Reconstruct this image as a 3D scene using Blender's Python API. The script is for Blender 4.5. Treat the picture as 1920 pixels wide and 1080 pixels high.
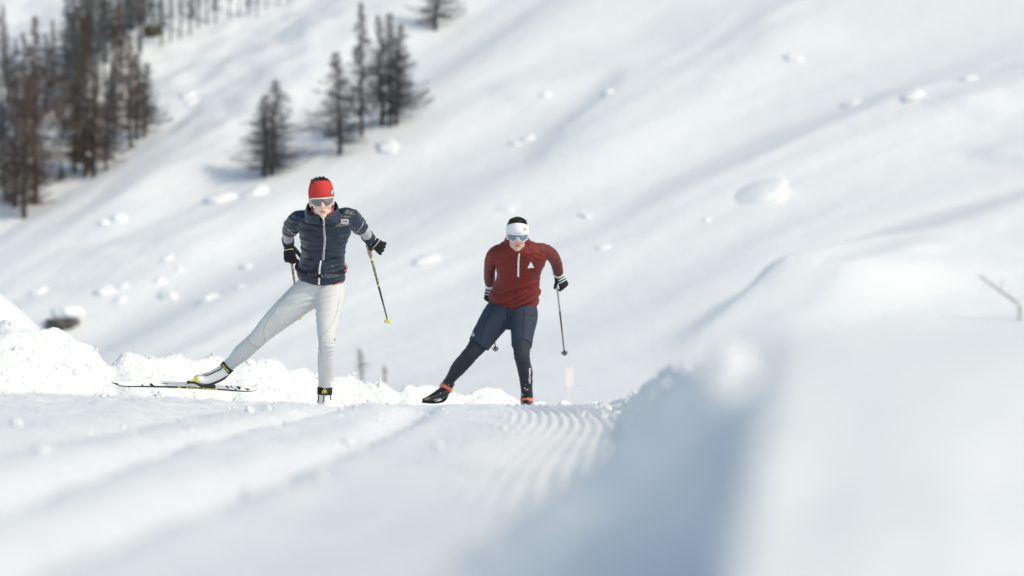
import bpy, math, random
import numpy as np
from mathutils import Vector, Matrix
from mathutils.bvhtree import BVHTree
R = math.radians
random.seed(7)
for o in list(bpy.data.objects): bpy.data.objects.remove(o)
SC = bpy.context.scene
COL = SC.collection

# ---------------------------------------------------------------- camera, sky, sun, exposure
cam_d = bpy.data.cameras.new('camera')
cam_d.lens = 150; cam_d.sensor_width = 36; cam_d.clip_start = 0.1; cam_d.clip_end = 6000
cam_d.dof.use_dof = True; cam_d.dof.focus_distance = 28.6; cam_d.dof.aperture_fstop = 2.9
cam = bpy.data.objects.new('camera', cam_d); COL.objects.link(cam)
cam.location = (0, 0, 0); cam.rotation_euler = (R(90), 0, 0)
SC.camera = cam
SUN = Vector((.62, -.38, .69)).normalized()
w = bpy.data.worlds.new('World'); SC.world = w; w.use_nodes = True
nt = w.node_tree; nt.nodes.clear()
sky = nt.nodes.new('ShaderNodeTexSky'); sky.sky_type = 'NISHITA'; sky.sun_disc = False
sky.sun_elevation = math.asin(SUN.z); sky.sun_rotation = math.atan2(SUN.x, SUN.y)
sky.altitude = 1800; sky.air_density = 1.0; sky.dust_density = 5; sky.ozone_density = 0.3
bg = nt.nodes.new('ShaderNodeBackground'); bg.inputs['Strength'].default_value = 0.15
wo = nt.nodes.new('ShaderNodeOutputWorld')
nt.links.new(sky.outputs[0], bg.inputs[0]); nt.links.new(bg.outputs[0], wo.inputs[0])
sd = bpy.data.lights.new('sun', 'SUN'); sd.energy = 1.0; sd.angle = R(0.55); sd.color = (1.0, .97, .92)
so = bpy.data.objects.new('sun', sd); COL.objects.link(so)
so.rotation_euler = SUN.to_track_quat('Z', 'Y').to_euler()
SC.view_settings.view_transform = 'Standard'; SC.view_settings.look = 'None'
SC.view_settings.gamma = 1; SC.view_settings.use_curve_mapping = False
SC.view_settings.exposure = 0.65
SC.view_settings.use_white_balance = True; SC.view_settings.white_balance_temperature = 7850; SC.view_settings.white_balance_tint = 3.5
F = 8000.0                       # focal length in pixels of the 1920 px photograph

def P(px, py, d):                # a pixel of the photograph at a depth, as a point of the place
    return Vector(((px - 960) / F * d, d, (540 - py) / F * d))

# ---------------------------------------------------------------- noise
def _hash(ix, iy, iz, s):
    h = (ix.astype(np.int64) * 374761393 + iy.astype(np.int64) * 668265263 + iz.astype(np.int64) * 1440670441 + s * 974634777) & 0xffffffff
    h = ((h ^ (h >> 13)) * 1274126177) & 0xffffffff
    return (h ^ (h >> 16)) & 0xffffffff
def pnoise(x, y, z=None, s=0):
    x = np.asarray(x, float); y = np.asarray(y, float)
    z = np.zeros_like(x) if z is None else np.asarray(z, float)
    x0 = np.floor(x); y0 = np.floor(y); z0 = np.floor(z)
    fx, fy, fz = x - x0, y - y0, z - z0
    u, v, q = [t * t * t * (t * (t * 6 - 15) + 10) for t in (fx, fy, fz)]
    def g(i, j, k):
        h = _hash(x0 + i, y0 + j, z0 + k, s)
        a = (h & 1023) / 1023.0 * 2 * np.pi; c = ((h >> 10) & 1023) / 1023.0 * 2 - 1
        r = np.sqrt(np.maximum(0, 1 - c * c))
        return r * np.cos(a) * (fx - i) + r * np.sin(a) * (fy - j) + c * (fz - k)
    L = lambda a, b, t: a + (b - a) * t
    return L(L(L(g(0,0,0), g(1,0,0), u), L(g(0,1,0), g(1,1,0), u), v),
             L(L(g(0,0,1), g(1,0,1), u), L(g(0,1,1), g(1,1,1), u), v), q) * 1.6
def n2(x, y, s=0):               # cheap 2-D version
    x = np.asarray(x, float); y = np.asarray(y, float)
    x0 = np.floor(x); y0 = np.floor(y); fx, fy = x - x0, y - y0
    u, v = [t * t * t * (t * (t * 6 - 15) + 10) for t in (fx, fy)]
    z = np.zeros_like(x0)
    def g(i, j):
        a = (_hash(x0 + i, y0 + j, z, s) & 4095) / 4095.0 * 2 * np.pi
        return np.cos(a) * (fx - i) + np.sin(a) * (fy - j)
    L = lambda a, b, t: a + (b - a) * t
    return L(L(g(0,0), g(1,0), u), L(g(0,1), g(1,1), u), v) * 1.5
def fbm(x, y, s=0, o=4, g=.5):
    t = 0; a = 1
    for i in range(o):
        t = t + a * n2(x * 2 ** i, y * 2 ** i, s + i * 17); a *= g
    return t
def sstep(a, b, x):
    t = np.clip((x - a) / (b - a), 0, 1); return t * t * (3 - 2 * t)
def smax(a, b, k):
    h = np.clip(.5 + .5 * (a - b) / k, 0, 1); return b + (a - b) * h + k * h * (1 - h)

def smooth_interp(xs, ys):       # monotone-ish cubic through points
    xs = np.array(xs, float); ys = np.array(ys, float)
    m = np.gradient(ys, xs)
    d = np.diff(ys) / np.diff(xs)
    for i in range(1, len(xs) - 1):
        m[i] = 0 if d[i-1] * d[i] <= 0 else 2 * d[i-1] * d[i] / (d[i-1] + d[i])
    def f(x):
        x = np.clip(x, xs[0], xs[-1]); i = np.clip(np.searchsorted(xs, x) - 1, 0, len(xs) - 2)
        h = xs[i+1] - xs[i]; t = (x - xs[i]) / h
        return ((1 + 2*t) * (1-t)**2 * ys[i] + t * (1-t)**2 * h * m[i] + t*t*(3-2*t) * ys[i+1] + t*t*(t-1) * h * m[i+1])
    return f

# ---------------------------------------------------------------- terrain as one height function
prof = smooth_interp([-300, -20, 2, 4, 6, 8, 11, 15, 20, 23, 26, 28, 32.5, 37, 45, 60, 90, 120, 150, 165, 180, 200, 220, 260, 350, 600, 1000, 2500],
                     [-.5, -.3, -.27, -.31, -.36, -.40, -.445, -.51, -.592, -.642, -.725, -.800, -.945, -1.12, -1.6, -2.5, -3.6, -4.0, -3.6, -1.6, 2.2, 8.3, 15.2, 29, 62, 150, 290, 700])
bank_x = [-12, -3.48, -2.85, -2.29, -1.76, -1.3, -.48, .185, .95, 2.5, 12]
bank_d = smooth_interp(bank_x, [25, 29, 30, 31, 32, 33.5, 35.5, 37, 40, 44, 60])
bank_z = smooth_interp(bank_x, [.2, -.235, -.40, -.455, -.53, -.68, -.865, -.985, -1.15, -1.5, -2.6])
berm_x = smooth_interp([0, 2.5, 4, 6, 8, 10, 14, 18, 22, 26, 40, 70], [.22, .21, .21, .28, .38, .45, .54, .59, .63, .50, -.6, -3])
berm_z = smooth_interp([0, 2.5, 4, 6, 8, 10, 12.5, 14, 18, 22, 26, 34, 70], [-.2, -.13, -.115, -.13, -.155, -.20, -.235, -.262, -.40, -.565, -.72, -1.1, -3.2])
track_c = smooth_interp([0, 5.5, 9.4, 11.8, 17.5, 20.5, 22.5, 26, 40], [-.1, -.05, 0, .06, .2, .215, .18, .05, -.9])

def hill_base(x, y):
    cross = sstep(110, 190, y) * (.13 * x)
    cross = cross + sstep(60, 110, y) * .012 * x
    return prof(y) + cross
def raymarch(fn, px, py, lo=60., hi=700.):
    d = np.geomspace(lo, hi, 4000)
    z = fn((px - 960) / F * d, d) - (540 - py) / F * d
    i = np.argmax(z > 0)
    if z[i] <= 0: return d[-1]
    a, b = d[max(i-1, 0)], d[i]
    for _ in range(18):
        m = (a + b) / 2
        if fn(np.array((px - 960) / F * m), np.array(m)) - (540 - py) / F * m > 0: b = m
        else: a = m
    return (a + b) / 2
# drifts and scarps of the hillside: polyline, height, width, sharpness of the upper side
SCARPS = [
    ([(1290,625),(1322,583),(1393,549),(1448,522),(1507,485),(1559,461),(1633,433),(1744,393),(1911,337),(2050,280)], 1.0, 2.5, .22),
    ([(1530,575),(1562,556),(1600,525),(1700,487),(1790,455)], 0.30, 1.89, .10),
    ([(1690,535),(1780,508),(1860,470),(1920,440),(2050,390)], 0.25, 2.31, .22),
    ([(860,185),(900,168),(960,145),(1020,118),(1070,78)], 0.23, 2.10, .30),
    ([(1100,420),(1230,335),(1370,275),(1430,240),(1560,205),(1640,172),(1700,160),(1800,142),(1925,90)], 0.25, 1.89, .22),
    ([(1290,120),(1330,85),(1380,40),(1430,0),(1480,-60)], 0.34, 1.89, .2),
    ([(1080,190),(1150,120),(1190,60),(1240,-20)], 0.29, 3.36, .1),
    ([(1680,225),(1760,180),(1840,150),(1930,105)], 0.40, 2.31, .15),
    ([(1750,285),(1850,240),(1960,190)], 0.40, 2.73, .1),
    ([(30,455),(100,425),(170,385),(225,330),(300,280),(370,250)], 0.34, 1.89, .25),
    ([(20,540),(110,480),(250,447),(330,405),(440,345),(500,330)], 0.34, 2.10, .25),
    ([(60,565),(130,535),(200,495),(300,440)], 0.25, 2.73, .15),
    ([(250,300),(330,235),(420,160),(560,90)], 0.25, 3.36, .2),
    ([(290,150),(400,85),(520,40),(640,0)], 0.40, 2.94, .2),
    ([(560,330),(700,260),(800,190),(900,90),(980,30)], 0.21, 2.73, .2),
    ([(640,430),(800,345),(930,290),(1050,215)], 0.18, 3.15, .1),
    ([(700,520),(900,420),(1120,330)], 0.14, 2.94, .08),
    ([(1050,545),(1250,480),(1400,420),(1600,350),(1800,290)], 0.17, 2.52, .06),
    ([(1100,690),(1300,655),(1500,610),(1700,590)], 0.17, 4.20, .05),
]
_sc = []
for pts, A, wd, up in SCARPS:
    wp = []
    for (a, b) in pts:
        d = raymarch(hill_base, a, b); wp.append(((a - 960) / F * d, d))
    _sc.append((np.array(wp), A, wd, up))
def scarps(x, y):
    z = np.zeros_like(x)
    for wp, A, wd, up in _sc:
        lo = wp.min(0) - 9; hi = wp.max(0) + 9
        m = (x > lo[0]) & (x < hi[0]) & (y > lo[1]) & (y < hi[1])
        if not m.any(): continue
        xx, yy = x[m], y[m]
        best = np.full(xx.shape, 1e9); sg = np.zeros_like(best); al = np.zeros_like(best)
        seg = np.diff(wp, axis=0); sl = np.hypot(seg[:,0], seg[:,1]); cum = np.concatenate([[0], np.cumsum(sl)])
        for i in range(len(seg)):
            t = ((xx - wp[i,0]) * seg[i,0] + (yy - wp[i,1]) * seg[i,1]) / sl[i] ** 2
            tc = np.clip(t, 0, 1)
            dx = xx - wp[i,0] - tc * seg[i,0]; dy = yy - wp[i,1] - tc * seg[i,1]
            dd = np.hypot(dx, dy); k = dd < best
            best = np.where(k, dd, best)
            sg = np.where(k, np.sign(dx * seg[i,1] - dy * seg[i,0]), sg)
            al = np.where(k, (cum[i] + tc * sl[i]) / cum[-1], al)
        wdn = wd * (1 + .25 * np.sin(al * 9 + A * 40))
        taper = sstep(0, .16, al) * sstep(1, .70, al)
        tn = best / wdn
        near = A * sstep(-.1, 1.7, tn) * np.exp(-np.maximum(tn - 1.3, 0) ** 2 / 5.0) - A * sstep(-.1, 1.7, 0)
        far = A * up * (1 - np.exp(-tn * 1.6)) * np.exp(-tn / 2.5)
        f = np.where(sg > 0, near, far)
        z[m] += taper * f * np.exp(-(best / 8.) ** 4)
    return z
_dr = {}
def hill(x, y):
    z = hill_base(x, y)
    k = sstep(125, 160, y)
    # coordinates along and across the wind-drifted gullies
    q = x * .62 + (y - 180) * .5
    yy = y - 180 - 1.45 * x + .016 * x * x
    big = .55 * n2(yy / 13., q / 30., 3) + .10 * n2(yy / 5.0 + 1.5 * n2(q / 25., yy / 20., 9), q / 22., 5)
    mid = .040 * n2(yy / 2.6 + .9 * n2(q / 14., yy / 9., 19), q / 13., 11) + .012 * n2(yy / .9, q / 6., 23)
    zone = .45 + .55 * sstep(-.3, .5, n2(x / 18., y / 25., 77))
    fade = np.exp(-np.maximum(y - 330, 0) / 200.)
    lo = sstep(145, 178, y)
    z = z + k * fade * (big * (.25 + .75 * lo) + mid * zone * (.35 + .65 * lo))
    # rough ground up where the wood stands
    wood = sstep(-4, -12, x - (y - 215) * .12) * sstep(196, 206, y) * fade
    z = z + wood * (.16 * n2(x / 1.6, y / 2.6, 41) + .03 * n2(x / .7, y / 1.1, 43))
    # a drift right of centre whose left flank lies in shade
    for (px, py, A, sl_, sr, su, ux, uy) in ((1450, 585, .95, 1.35, 5.5, 6.0, .62, .78), (1640, 560, .35, 1.1, 3.5, 4.0, .62, .78), (1120, 215, .5, 1.2, 3.5, 6.0, .5, .87)):
        if (px, py) not in _dr:
            d = raymarch(hill_base, px, py); _dr[(px, py)] = ((px - 960) / F * d, d)
        cx, cy = _dr[(px, py)]; a = (x - cx) * ux + (y - cy) * uy; v = (x - cx) * uy - (y - cy) * ux + .035 * a * a * np.sign(a)
        z = z + A * np.exp(-(a / su) ** 2) * np.exp(-np.where(v < 0, v / sl_, v / sr) ** 2)
    return z + scarps(x, y)
def near_base(x, y):
    z = prof(y)
    side = np.clip(-(x + 1.25), 0, 6)
    z = z + .062 * side * sstep(60, 34, y) * sstep(22.5, 28.5, y) * np.exp(-side / 6)
    z = z + .018 * np.clip(-(x + .9), 0, 5) * sstep(3, 10, y) * sstep(28, 20, y)
    return z
def ground(x, y):
    x = np.asarray(x, float); y = np.asarray(y, float)
    nearw = sstep(62, 50, y) * sstep(7.5, 6.0, np.abs(x))
    z = np.where(y > 100, hill(x, y), near_base(x, y) + sstep(60, 100, y) * .012 * x)
    blend = sstep(60, 110, y)
    z = np.where((y > 60) & (y < 110), near_base(x, y) * (1 - blend) + hill(x, y) * blend, z)
    if not (nearw > 0).any(): return z
    b = near_base(x, y)
    c = track_c(y)
    # classic tracks and skated ruts on the left
    w1 = x + 1.03 - .05 * np.sin(y * .35); w2 = x + .66 - .010 * np.clip(y - 6, 0, 10) * 1.6; w3 = x + 1.5
    fadeR = sstep(27, 22, y)
    rut = -.068 * np.exp(-(w1 / .10) ** 2) - .064 * np.exp(-(w2 / .09) ** 2) - .032 * np.exp(-(w3 / .13) ** 2)
    rut = rut + .012 * np.exp(-((w1 - .18) / .10) ** 2) + .010 * np.exp(-((w2 - .16) / .09) ** 2)
    b = b + rut * fadeR
    u = x - c
    cord = np.sin(2 * np.pi * u / .044) * .0085 + .003 * np.sin(4 * np.pi * u / .044)
    cw = sstep(-.34, -.05, u + .03 * n2(y * .8, u * 3, 5)) * sstep(5.5, 11, y) * sstep(33, 27, y)
    cw = cw * (.55 + .45 * sstep(-.5, .2, n2(u * 5, y / 2.5, 8)))
    b = b + cord * cw + .25 * cord * sstep(27, 31, y) * sstep(46, 40, y)
    # loose, skated-over snow
    rough = 1 - .75 * cw
    b = b + rough * (.010 * n2(x * 3.3, y * 1.0, 31) + .005 * n2(x * 9, y * 5, 32))
    zone = sstep(20, 27, y)
    lz = sstep(-.9, -1.6, x) * sstep(15, 22, y)
    b = b + lz * (.018 * n2(x * 2.2, y * 1.1, 81) + .016 * np.abs(n2(x * 5, y * 3, 82)) + .010 * n2(x * 12, y * 8, 83))
    b = b + zone * (.020 * n2(x * 2.6, y * 1.3, 33) + .012 * n2(x * 8, y * 5, 34) + .006 * n2(x * 19, y * 14, 35))
    # windrow left by the groomer behind and to the left of the skiers
    dc = bank_d(x) + .12 * n2(x * 1.7, y * 0 + 3.1, 51); zc = bank_z(x) + .035 * n2(x * 2.3, y * 0 + .5, 52) + .02 * n2(x * 6.1, y * 0 + .5, 53)
    zc = zc - .035 * sstep(-.6, -1.4, x) - .04 * sstep(-3.1, -2.2, x) * sstep(-.9, -1.7, x)
    t = y - dc
    front = zc - .31 * np.clip(-t - .12, 0, 9) + .02
    back = zc - .20 * np.clip(t, 0, 40)
    ridge = np.where(t < 0, front, back)
    lump = .050 * n2(x * 2.6, y * 2.2, 54) +   .022 * np.abs(n2(x * 6, y * 5, 55)) + .010 * n2(x * 13, y * 10, 56) + .006 * n2(x * 30, y * 26, 57)
    on = sstep(-1.5, -.3, t) * sstep(6, 1.2, t) + .35 * sstep(-3, -1.2, t) * sstep(-.2, -.6, t)
    # furrows cut into the windrow
    for (ax, ay, bx, by, wd, dp) in ((-2.87, 30.2, -2.55, 28.4, .085, .13), (-2.07, 31.5, -2.02, 30.4, .06, .07), (-.95, 34.6, -.78, 32.9, .08, .06)):
        ex, ey = bx - ax, by - ay; tt = np.clip(((x - ax) * ex + (y - ay) * ey) / (ex * ex + ey * ey), -.4, 1)
        ds = np.hypot(x - ax - tt * ex, (y - ay - tt * ey) * .6)
        ridge = ridge - dp * np.exp(-(ds / wd) ** 2)
    b = smax(b, ridge + lump * sstep(-1.6, -.2, t) * sstep(7, 2, t), .06) + lump * .3 * on
    # berm thrown up along the right edge
    bx_, bz_ = berm_x(y), berm_z(y)
    v = x - bx_ + .03 * n2(y * 1.3, x * 0 + .3, 61) + .012 * n2(y * 4.5, x * 0 + .3, 62)
    foot = np.interp(y, [3.5, 5.5, 9, 14], [.6, .62, .9, 1.2]); stp = np.interp(y, [5.5, 9], [.85, 1.3])
    bl = bz_ + .02 * n2(y * 2.2, x * 0 + 7, 63) + .016 * n2(y * 6, x * 5, 64) - stp * np.clip(-v, 0, .14) - foot * np.clip(-v - .14, 0, 50)
    br = bz_ - .28 * np.clip(v, 0, 50) - .012 * np.clip(v, 0, 30) * sstep(20, 30, y) + .01 * n2(x * 7, y * 3, 65)
    bm = np.where(v < 0, bl, br)
    bm = bm + sstep(-.42, -.05, v) * sstep(.5, .1, v) * (.024 * n2(x * 8, y * 3.5, 66) + .018 * np.abs(n2(x * 20, y * 8, 67)))
    bmask = sstep(29, 24, y) * sstep(3.2, 3.8, y)
    bb = smax(b, bm, .03)
    b = b + (bb - b) * bmask
    # block of packed snow close by on the right
    pe = x - y * (.0430 + .014 * np.clip((y - 2.45) / .65, 0, 1)) + .005 * n2(y * 9, x * 0, 71)
    top = -.036 + .004 * n2(x * 9, y * 6, 72) - .05 * np.clip(pe - .15, 0, 2)
    pl = np.clip((y - 2.40) / .85, 0, 1); pl = pl * (1.5 - .5 * pl) * sstep(-.006, .006, pe) * sstep(5.0, 3.4, y)
    b = b + np.clip(top - b, 0, 1) * pl
    # snow mound left of the frame
    b = smax(b, 0.12 - ((x + 5.75) / 1.25) ** 2 * .9 - ((y - 43) / 3.) ** 2 * .8 + .03 * n2(x * 2, y, 73), .15)
    return z * (1 - nearw) + b * nearw

# ---------------------------------------------------------------- mesh and material helpers
def new_mesh(name, verts, faces, mat=None, parent=None, smooth=True, mats=None):
    me = bpy.data.meshes.new(name)
    if isinstance(faces, np.ndarray) and faces.ndim == 2:
        n, k = faces.shape
        verts = np.asarray(verts, np.float32)
        me.vertices.add(len(verts)); me.vertices.foreach_set('co', verts.ravel())
        me.loops.add(n * k); me.loops.foreach_set('vertex_index', faces.astype(np.int32).ravel())
        me.polygons.add(n); me.polygons.foreach_set('loop_start', np.arange(0, n * k, k, dtype=np.int32))
        me.update(calc_edges=True); me.validate()
    else:
        me.from_pydata([tuple(v) for v in verts], [], [tuple(int(i) for i in f) for f in faces])
    if smooth: me.polygons.foreach_set('use_smooth', np.ones(len(me.polygons), bool))
    o = bpy.data.objects.new(name, me); COL.objects.link(o)
    if mat: me.materials.append(mat)
    for m in (mats or []): me.materials.append(m)
    if parent: o.parent = parent
    return o
def tag(o, label=None, cat=None, group=None, kind=None):
    if label: o['label'] = label
    if cat: o['category'] = cat
    if group: o['group'] = group
    if kind: o['kind'] = kind
    return o
def empty(name, loc=(0, 0, 0)):
    o = bpy.data.objects.new(name, None); COL.objects.link(o); o.location = loc; o.empty_display_size = .1
    return o
def mat(name, col, rough=.6, spec=.3, bump=None, var=None, metal=0, sss=0, coat=0, sheen=0):
    """bump = list of (scale, strength, stretch vec); var = (scale, amount)"""
    m = bpy.data.materials.new(name); m.use_nodes = True
    t = m.node_tree; b = t.nodes['Principled BSDF']
    b.inputs['Base Color'].default_value = (*col, 1); b.inputs['Roughness'].default_value = rough
    b.inputs['Specular IOR Level'].default_value = spec; b.inputs['Metallic'].default_value = metal
    b.inputs['Coat Weight'].default_value = coat; b.inputs['Sheen Weight'].default_value = sheen
    if sss:
        b.inputs['Subsurface Weight'].default_value = sss; b.inputs['Subsurface Radius'].default_value = (1, .5, .3); b.inputs['Subsurface Scale'].default_value = .01
    tc = t.nodes.new('ShaderNodeTexCoord')
    if var:
        nz = t.nodes.new('ShaderNodeTexNoise'); nz.inputs['Scale'].default_value = var[0]; nz.inputs['Detail'].default_value = 4
        t.links.new(tc.outputs['Object'], nz.inputs['Vector'])
        hs = t.nodes.new('ShaderNodeMix'); hs.data_type = 'RGBA'
        a = var[1]
        hs.inputs[6].default_value = (*[max(0, c * (1 - a)) for c in col], 1); hs.inputs[7].default_value = (*[min(1, c * (1 + a)) for c in col], 1)
        t.links.new(nz.outputs['Fac'], hs.inputs[0]); t.links.new(hs.outputs[2], b.inputs['Base Color'])
    last = None
    for sc_, st, stretch in (bump or []):
        mp = t.nodes.new('ShaderNodeMapping'); mp.inputs['Scale'].default_value = stretch
        t.links.new(tc.outputs['Object'], mp.inputs['Vector'])
        nz = t.nodes.new('ShaderNodeTexNoise'); nz.inputs['Scale'].default_value = sc_; nz.inputs['Detail'].default_value = 3
        t.links.new(mp.outputs[0], nz.inputs['Vector'])
        bp = t.nodes.new('ShaderNodeBump'); bp.inputs['Strength'].default_value = 1; bp.inputs['Distance'].default_value = st
        t.links.new(nz.outputs['Fac'], bp.inputs['Height'])
        if last: t.links.new(last.outputs[0], bp.inputs['Normal'])
        last = bp
    if last: t.links.new(last.outputs[0], b.inputs['Normal'])
    return m
snow_near = mat('snow', (.80, .82, .83), .55, .25, bump=[(7, .028, (1, 1, 1)), (30, .012, (1, 1, 1)), (220, .0015, (1, 1, 1))])
snow_far = mat('wind_packed_snow', (.80, .82, .83), .6, .2, bump=[(.9, .06, (1, .5, 1)), (5, .02, (1, .6, 1))])

def spacing(segs):               # [(from, to, step)] -> coordinates
    out = []
    for a, b, s in segs:
        n = max(1, round((b - a) / s)); out.append(np.linspace(a, b, n + 1)[:-1])
    out.append([segs[-1][1]]); return np.concatenate(out)
def sheet(name, xs, ys, material, hole=None):
    X, Y = np.meshgrid(xs, ys); Z = ground(X, Y)
    V = np.stack([X, Y, Z], -1).reshape(-1, 3)
    nx, ny = len(xs), len(ys)
    i = np.arange(nx - 1)[None, :] + nx * np.arange(ny - 1)[:, None]
    Fc = np.stack([i, i + 1, i + nx + 1, i + nx], -1)
    if hole:
        cx = (xs[:-1] + xs[1:]) / 2; cy = (ys[:-1] + ys[1:]) / 2
        keep = ~(((cx > hole[0]) & (cx < hole[1]))[None, :] & ((cy > hole[2]) & (cy < hole[3]))[:, None])
        Fc = Fc[keep]
    return new_mesh(name, V, Fc.reshape(-1, 4), material)
NX0, NX1, NY0, NY1 = -8., 8., 0.4, 62.
piste = sheet('groomed_ground', spacing([(NX0, -5, .12), (-5, -1.2, .035), (-1.2, -.25, .025), (-.25, 1.0, .0105), (1.0, 3, .04), (3, NX1, .12)]),
              spacing([(NY0, 5, .05), (5, 28, .055), (28, 38, .045), (38, 46, .10), (46, NY1, .4)]), snow_near)
tag(piste, kind='structure')
geo = lambda a, b, n: np.geomspace(a, b, n)
xs = np.concatenate([-geo(2500, 48, 26), spacing([(-46, -36, .9), (-36, NX0, .19), (NX0, NX1, .19), (NX1, 36, .19), (36, 46, .9)]), geo(48, 2500, 26)])
ys = np.concatenate([spacing([(-300, NY0, 12), (NY0, 5, 1.2), (5, NY1, 1.5), (NY1, 140, 1.2), (140, 262, .19), (262, 330, .7)]), geo(333, 2500, 40)])
hillside = sheet('hillside', np.unique(xs), np.unique(ys), snow_far, hole=(NX0, NX1, NY0, NY1))
tag(hillside, kind='structure')
def on_hill(px, py):
    d = raymarch(ground, px, py, 100., 900.)
    x = (px - 960) / F * d
    return Vector((x, d, float(ground(np.array([x]), np.array([d]))[0])))

# ---------------------------------------------------------------- larches
bark = mat('larch_bark', (.075, .062, .055), .9, .1, var=(3, .4))
twig_grey = mat('bare_grey_twigs', (.10, .10, .107), .9, .1, var=(.6, .35))
twig_brown = mat('bare_brown_twigs', (.115, .088, .074), .9, .1, var=(.6, .35))
needle = mat('dark_needles', (.03, .035, .028), .9, .1, var=(2, .3))
def tube_np(V, Fc, pts, rad, n=3):
    """append a tapered tube to the vertex / face lists"""
    base = len(V); pts = [Vector(p) for p in pts]
    for i, p in enumerate(pts):
        t = (pts[min(i + 1, len(pts) - 1)] - pts[max(i - 1, 0)]).normalized()
        a = t.orthogonal().normalized(); b = t.cross(a)
        for k in range(n):
            an = 2 * math.pi * k / n
            V.append(p + (a * math.cos(an) + b * math.sin(an)) * rad[i])
    for i in range(len(pts) - 1):
        for k in range(n):
            Fc.append((base + i * n + k, base + i * n + (k + 1) % n, base + (i + 1) * n + (k + 1) % n, base + (i + 1) * n + k))
def larch_meshes(seed, H, W, low=.12, dens=1.0, twigm=None, lean=0, side=0):
    rnd = random.Random(seed); tv, tf = [], []
    bend = rnd.uniform(-.25, .25) + lean
    ax = lambda h: Vector((bend * (h / H) ** 1.5 + .05 * math.sin(h * 1.3 + seed), .05 * math.cos(h + seed), h))
    tp = [ax(H * i / 12) - Vector((0, 0, .5 if i == 0 else 0)) for i in range(13)]
    tube_np(tv, tf, tp, [.017 * H * (1 - i / 12.3) + .008 for i in range(13)], 7)
    bv, bf = [], []
    n = int(H * 29 * dens)
    for i in range(n):
        f = low + (1 - low) * (i + rnd.random()) / n; h = H * f
        g = (1 - f)
        L = W * (min(1, g * 1.25 + .06)) * (.55 + .45 * min(1, f * 4)) * rnd.uniform(.35, 1.08)
        az = rnd.uniform(0, 2 * math.pi)
        d = Vector((math.cos(az), math.sin(az), 0))
        L *= .62 + .55 * (.5 + .5 * math.sin(az * 2 + h * 1.9 + seed)) + .18 * math.sin(h * 4.1 + az)
        if side: L *= 1 + side * d.x
        p0 = ax(h); dr = rnd.uniform(-.30, .05) - .15 * g
        pts = [p0 + d * (L * s) + Vector((0, 0, L * (dr * s + .32 * s * s * s + rnd.uniform(-.03, .03)))) for s in (0, .3, .6, .85, 1)]
        r0 = .011 + .011 * L
        tube_np(bv, bf, pts, [r0, r0 * .8, r0 * .6, r0 * .4, r0 * .2], 3)
        nt_ = int(11 + L * 16)
        for j in range(nt_):
            s = rnd.uniform(.15, 1); k = min(3, int(s * 4)); u = s * 4 - k
            q = pts[k].lerp(pts[k + 1], min(1, u))
            sd_ = Vector((-d.y, d.x, 0)) * rnd.choice((-1, 1))
            l = rnd.uniform(.16, .55) * (.5 + .5 * min(1, L))
            e = q + sd_ * l * rnd.uniform(.3, 1) + d * l * .5 + Vector((0, 0, -l * rnd.uniform(-.2, .9)))
            w_ = .0145; b0 = len(bv); up = Vector((0, 0, w_))
            bv.extend([q - up, q + up, e]); bf.append((b0, b0 + 1, b0 + 2))
    return (tv, tf), (bv, bf)
variants = []
for k, (W_, low, dens, side) in enumerate([(2.3, .10, 1.0, 0), (1.9, .16, .9, .2), (2.1, .06, 1.05, -.2), (1.6, .22, .8, 0), (2.3, .12, 1.1, .1), (1.1, .35, .55, 0)]):
    (tv, tf), (bv, bf) = larch_meshes(100 + k, 9.0, W_, low, dens, side=side)
    t = new_mesh('trunk', tv, tf, bark); b = new_mesh('crown', bv, bf, twig_grey)
    tm, bm_ = t.data, b.data; bb = bm_.copy(); bb.materials[0] = twig_brown
    bpy.data.objects.remove(t); bpy.data.objects.remove(b)
    variants.append((tm, bm_, bb))
def larch(px, py, top, v, label, group, brown=False, wide=1.0, sink=0.0, rot=None):
    p = on_hill(px, py); h = (py - top) / F * p.y
    r_ = empty('larch_tree', p - Vector((0, 0, sink))); tag(r_, label, 'tree', group)
    s = h / 9.0; wide = wide * 1.38; r_.scale = (s * wide, s * wide, s); r_.rotation_euler.z = rot if rot is not None else (px * 1.7 + py) % 6.28
    for nm, me in (('trunk', variants[v][0]), ('crown', variants[v][2 if brown else 1])):
        o = bpy.data.objects.new(nm, me); COL.objects.link(o); o.parent = r_
    return r_
G1 = 'bare larches standing alone on the open slope'
larch(497, 331, 178, 0, 'short bare grey larch on the left of the lone pair above the woman', G1, wide=1.5)
larch(511, 328, 150, 2, 'bare grey larch with pointed top on the right of the lone pair above the woman', G1, wide=1.3)
larch(637, 290, 98, 4, 'lowest bare grey larch at the left of the tall group in mid slope', G1, wide=1.15)
larch(677, 256, 5, 1, 'tallest slender bare larch in the middle of the tall group on mid slope', G1, wide=.72)
larch(716, 236, 28, 3, 'thin bare larch, left one of the three close stems in the tall group', G1, wide=.95)
larch(733, 237, 24, 0, 'bare larch with straight trunk, middle one of the three close stems in the tall group', G1, wide=.85)
larch(744, 234, 45, 4, 'bare larch with long branches sweeping right, rightmost of the three close stems', G1, wide=.9, rot=0)
larch(817, 56, -75, 4, 'highest lone bare larch, cut off by the top edge of the photo', G1, wide=1.3)
G2 = 'bare larches at the edge of the wood on the left'
larch(28, 388, 175, 2, 'grey bare larch on the left of the lowest clump in the wood', G2, wide=.9)
larch(46, 408, 150, 0, 'brown bare larch, lowest rooted tree of the whole wood', G2, True, .85)
larch(66, 384, 30, 1, 'very tall brown larch rising behind the lowest clump of the wood', G2, True, .62)
larch(8, 372, 190, 4, 'bare larch at the left edge of the photo beside the lowest clump', G2, wide=.8)
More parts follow.
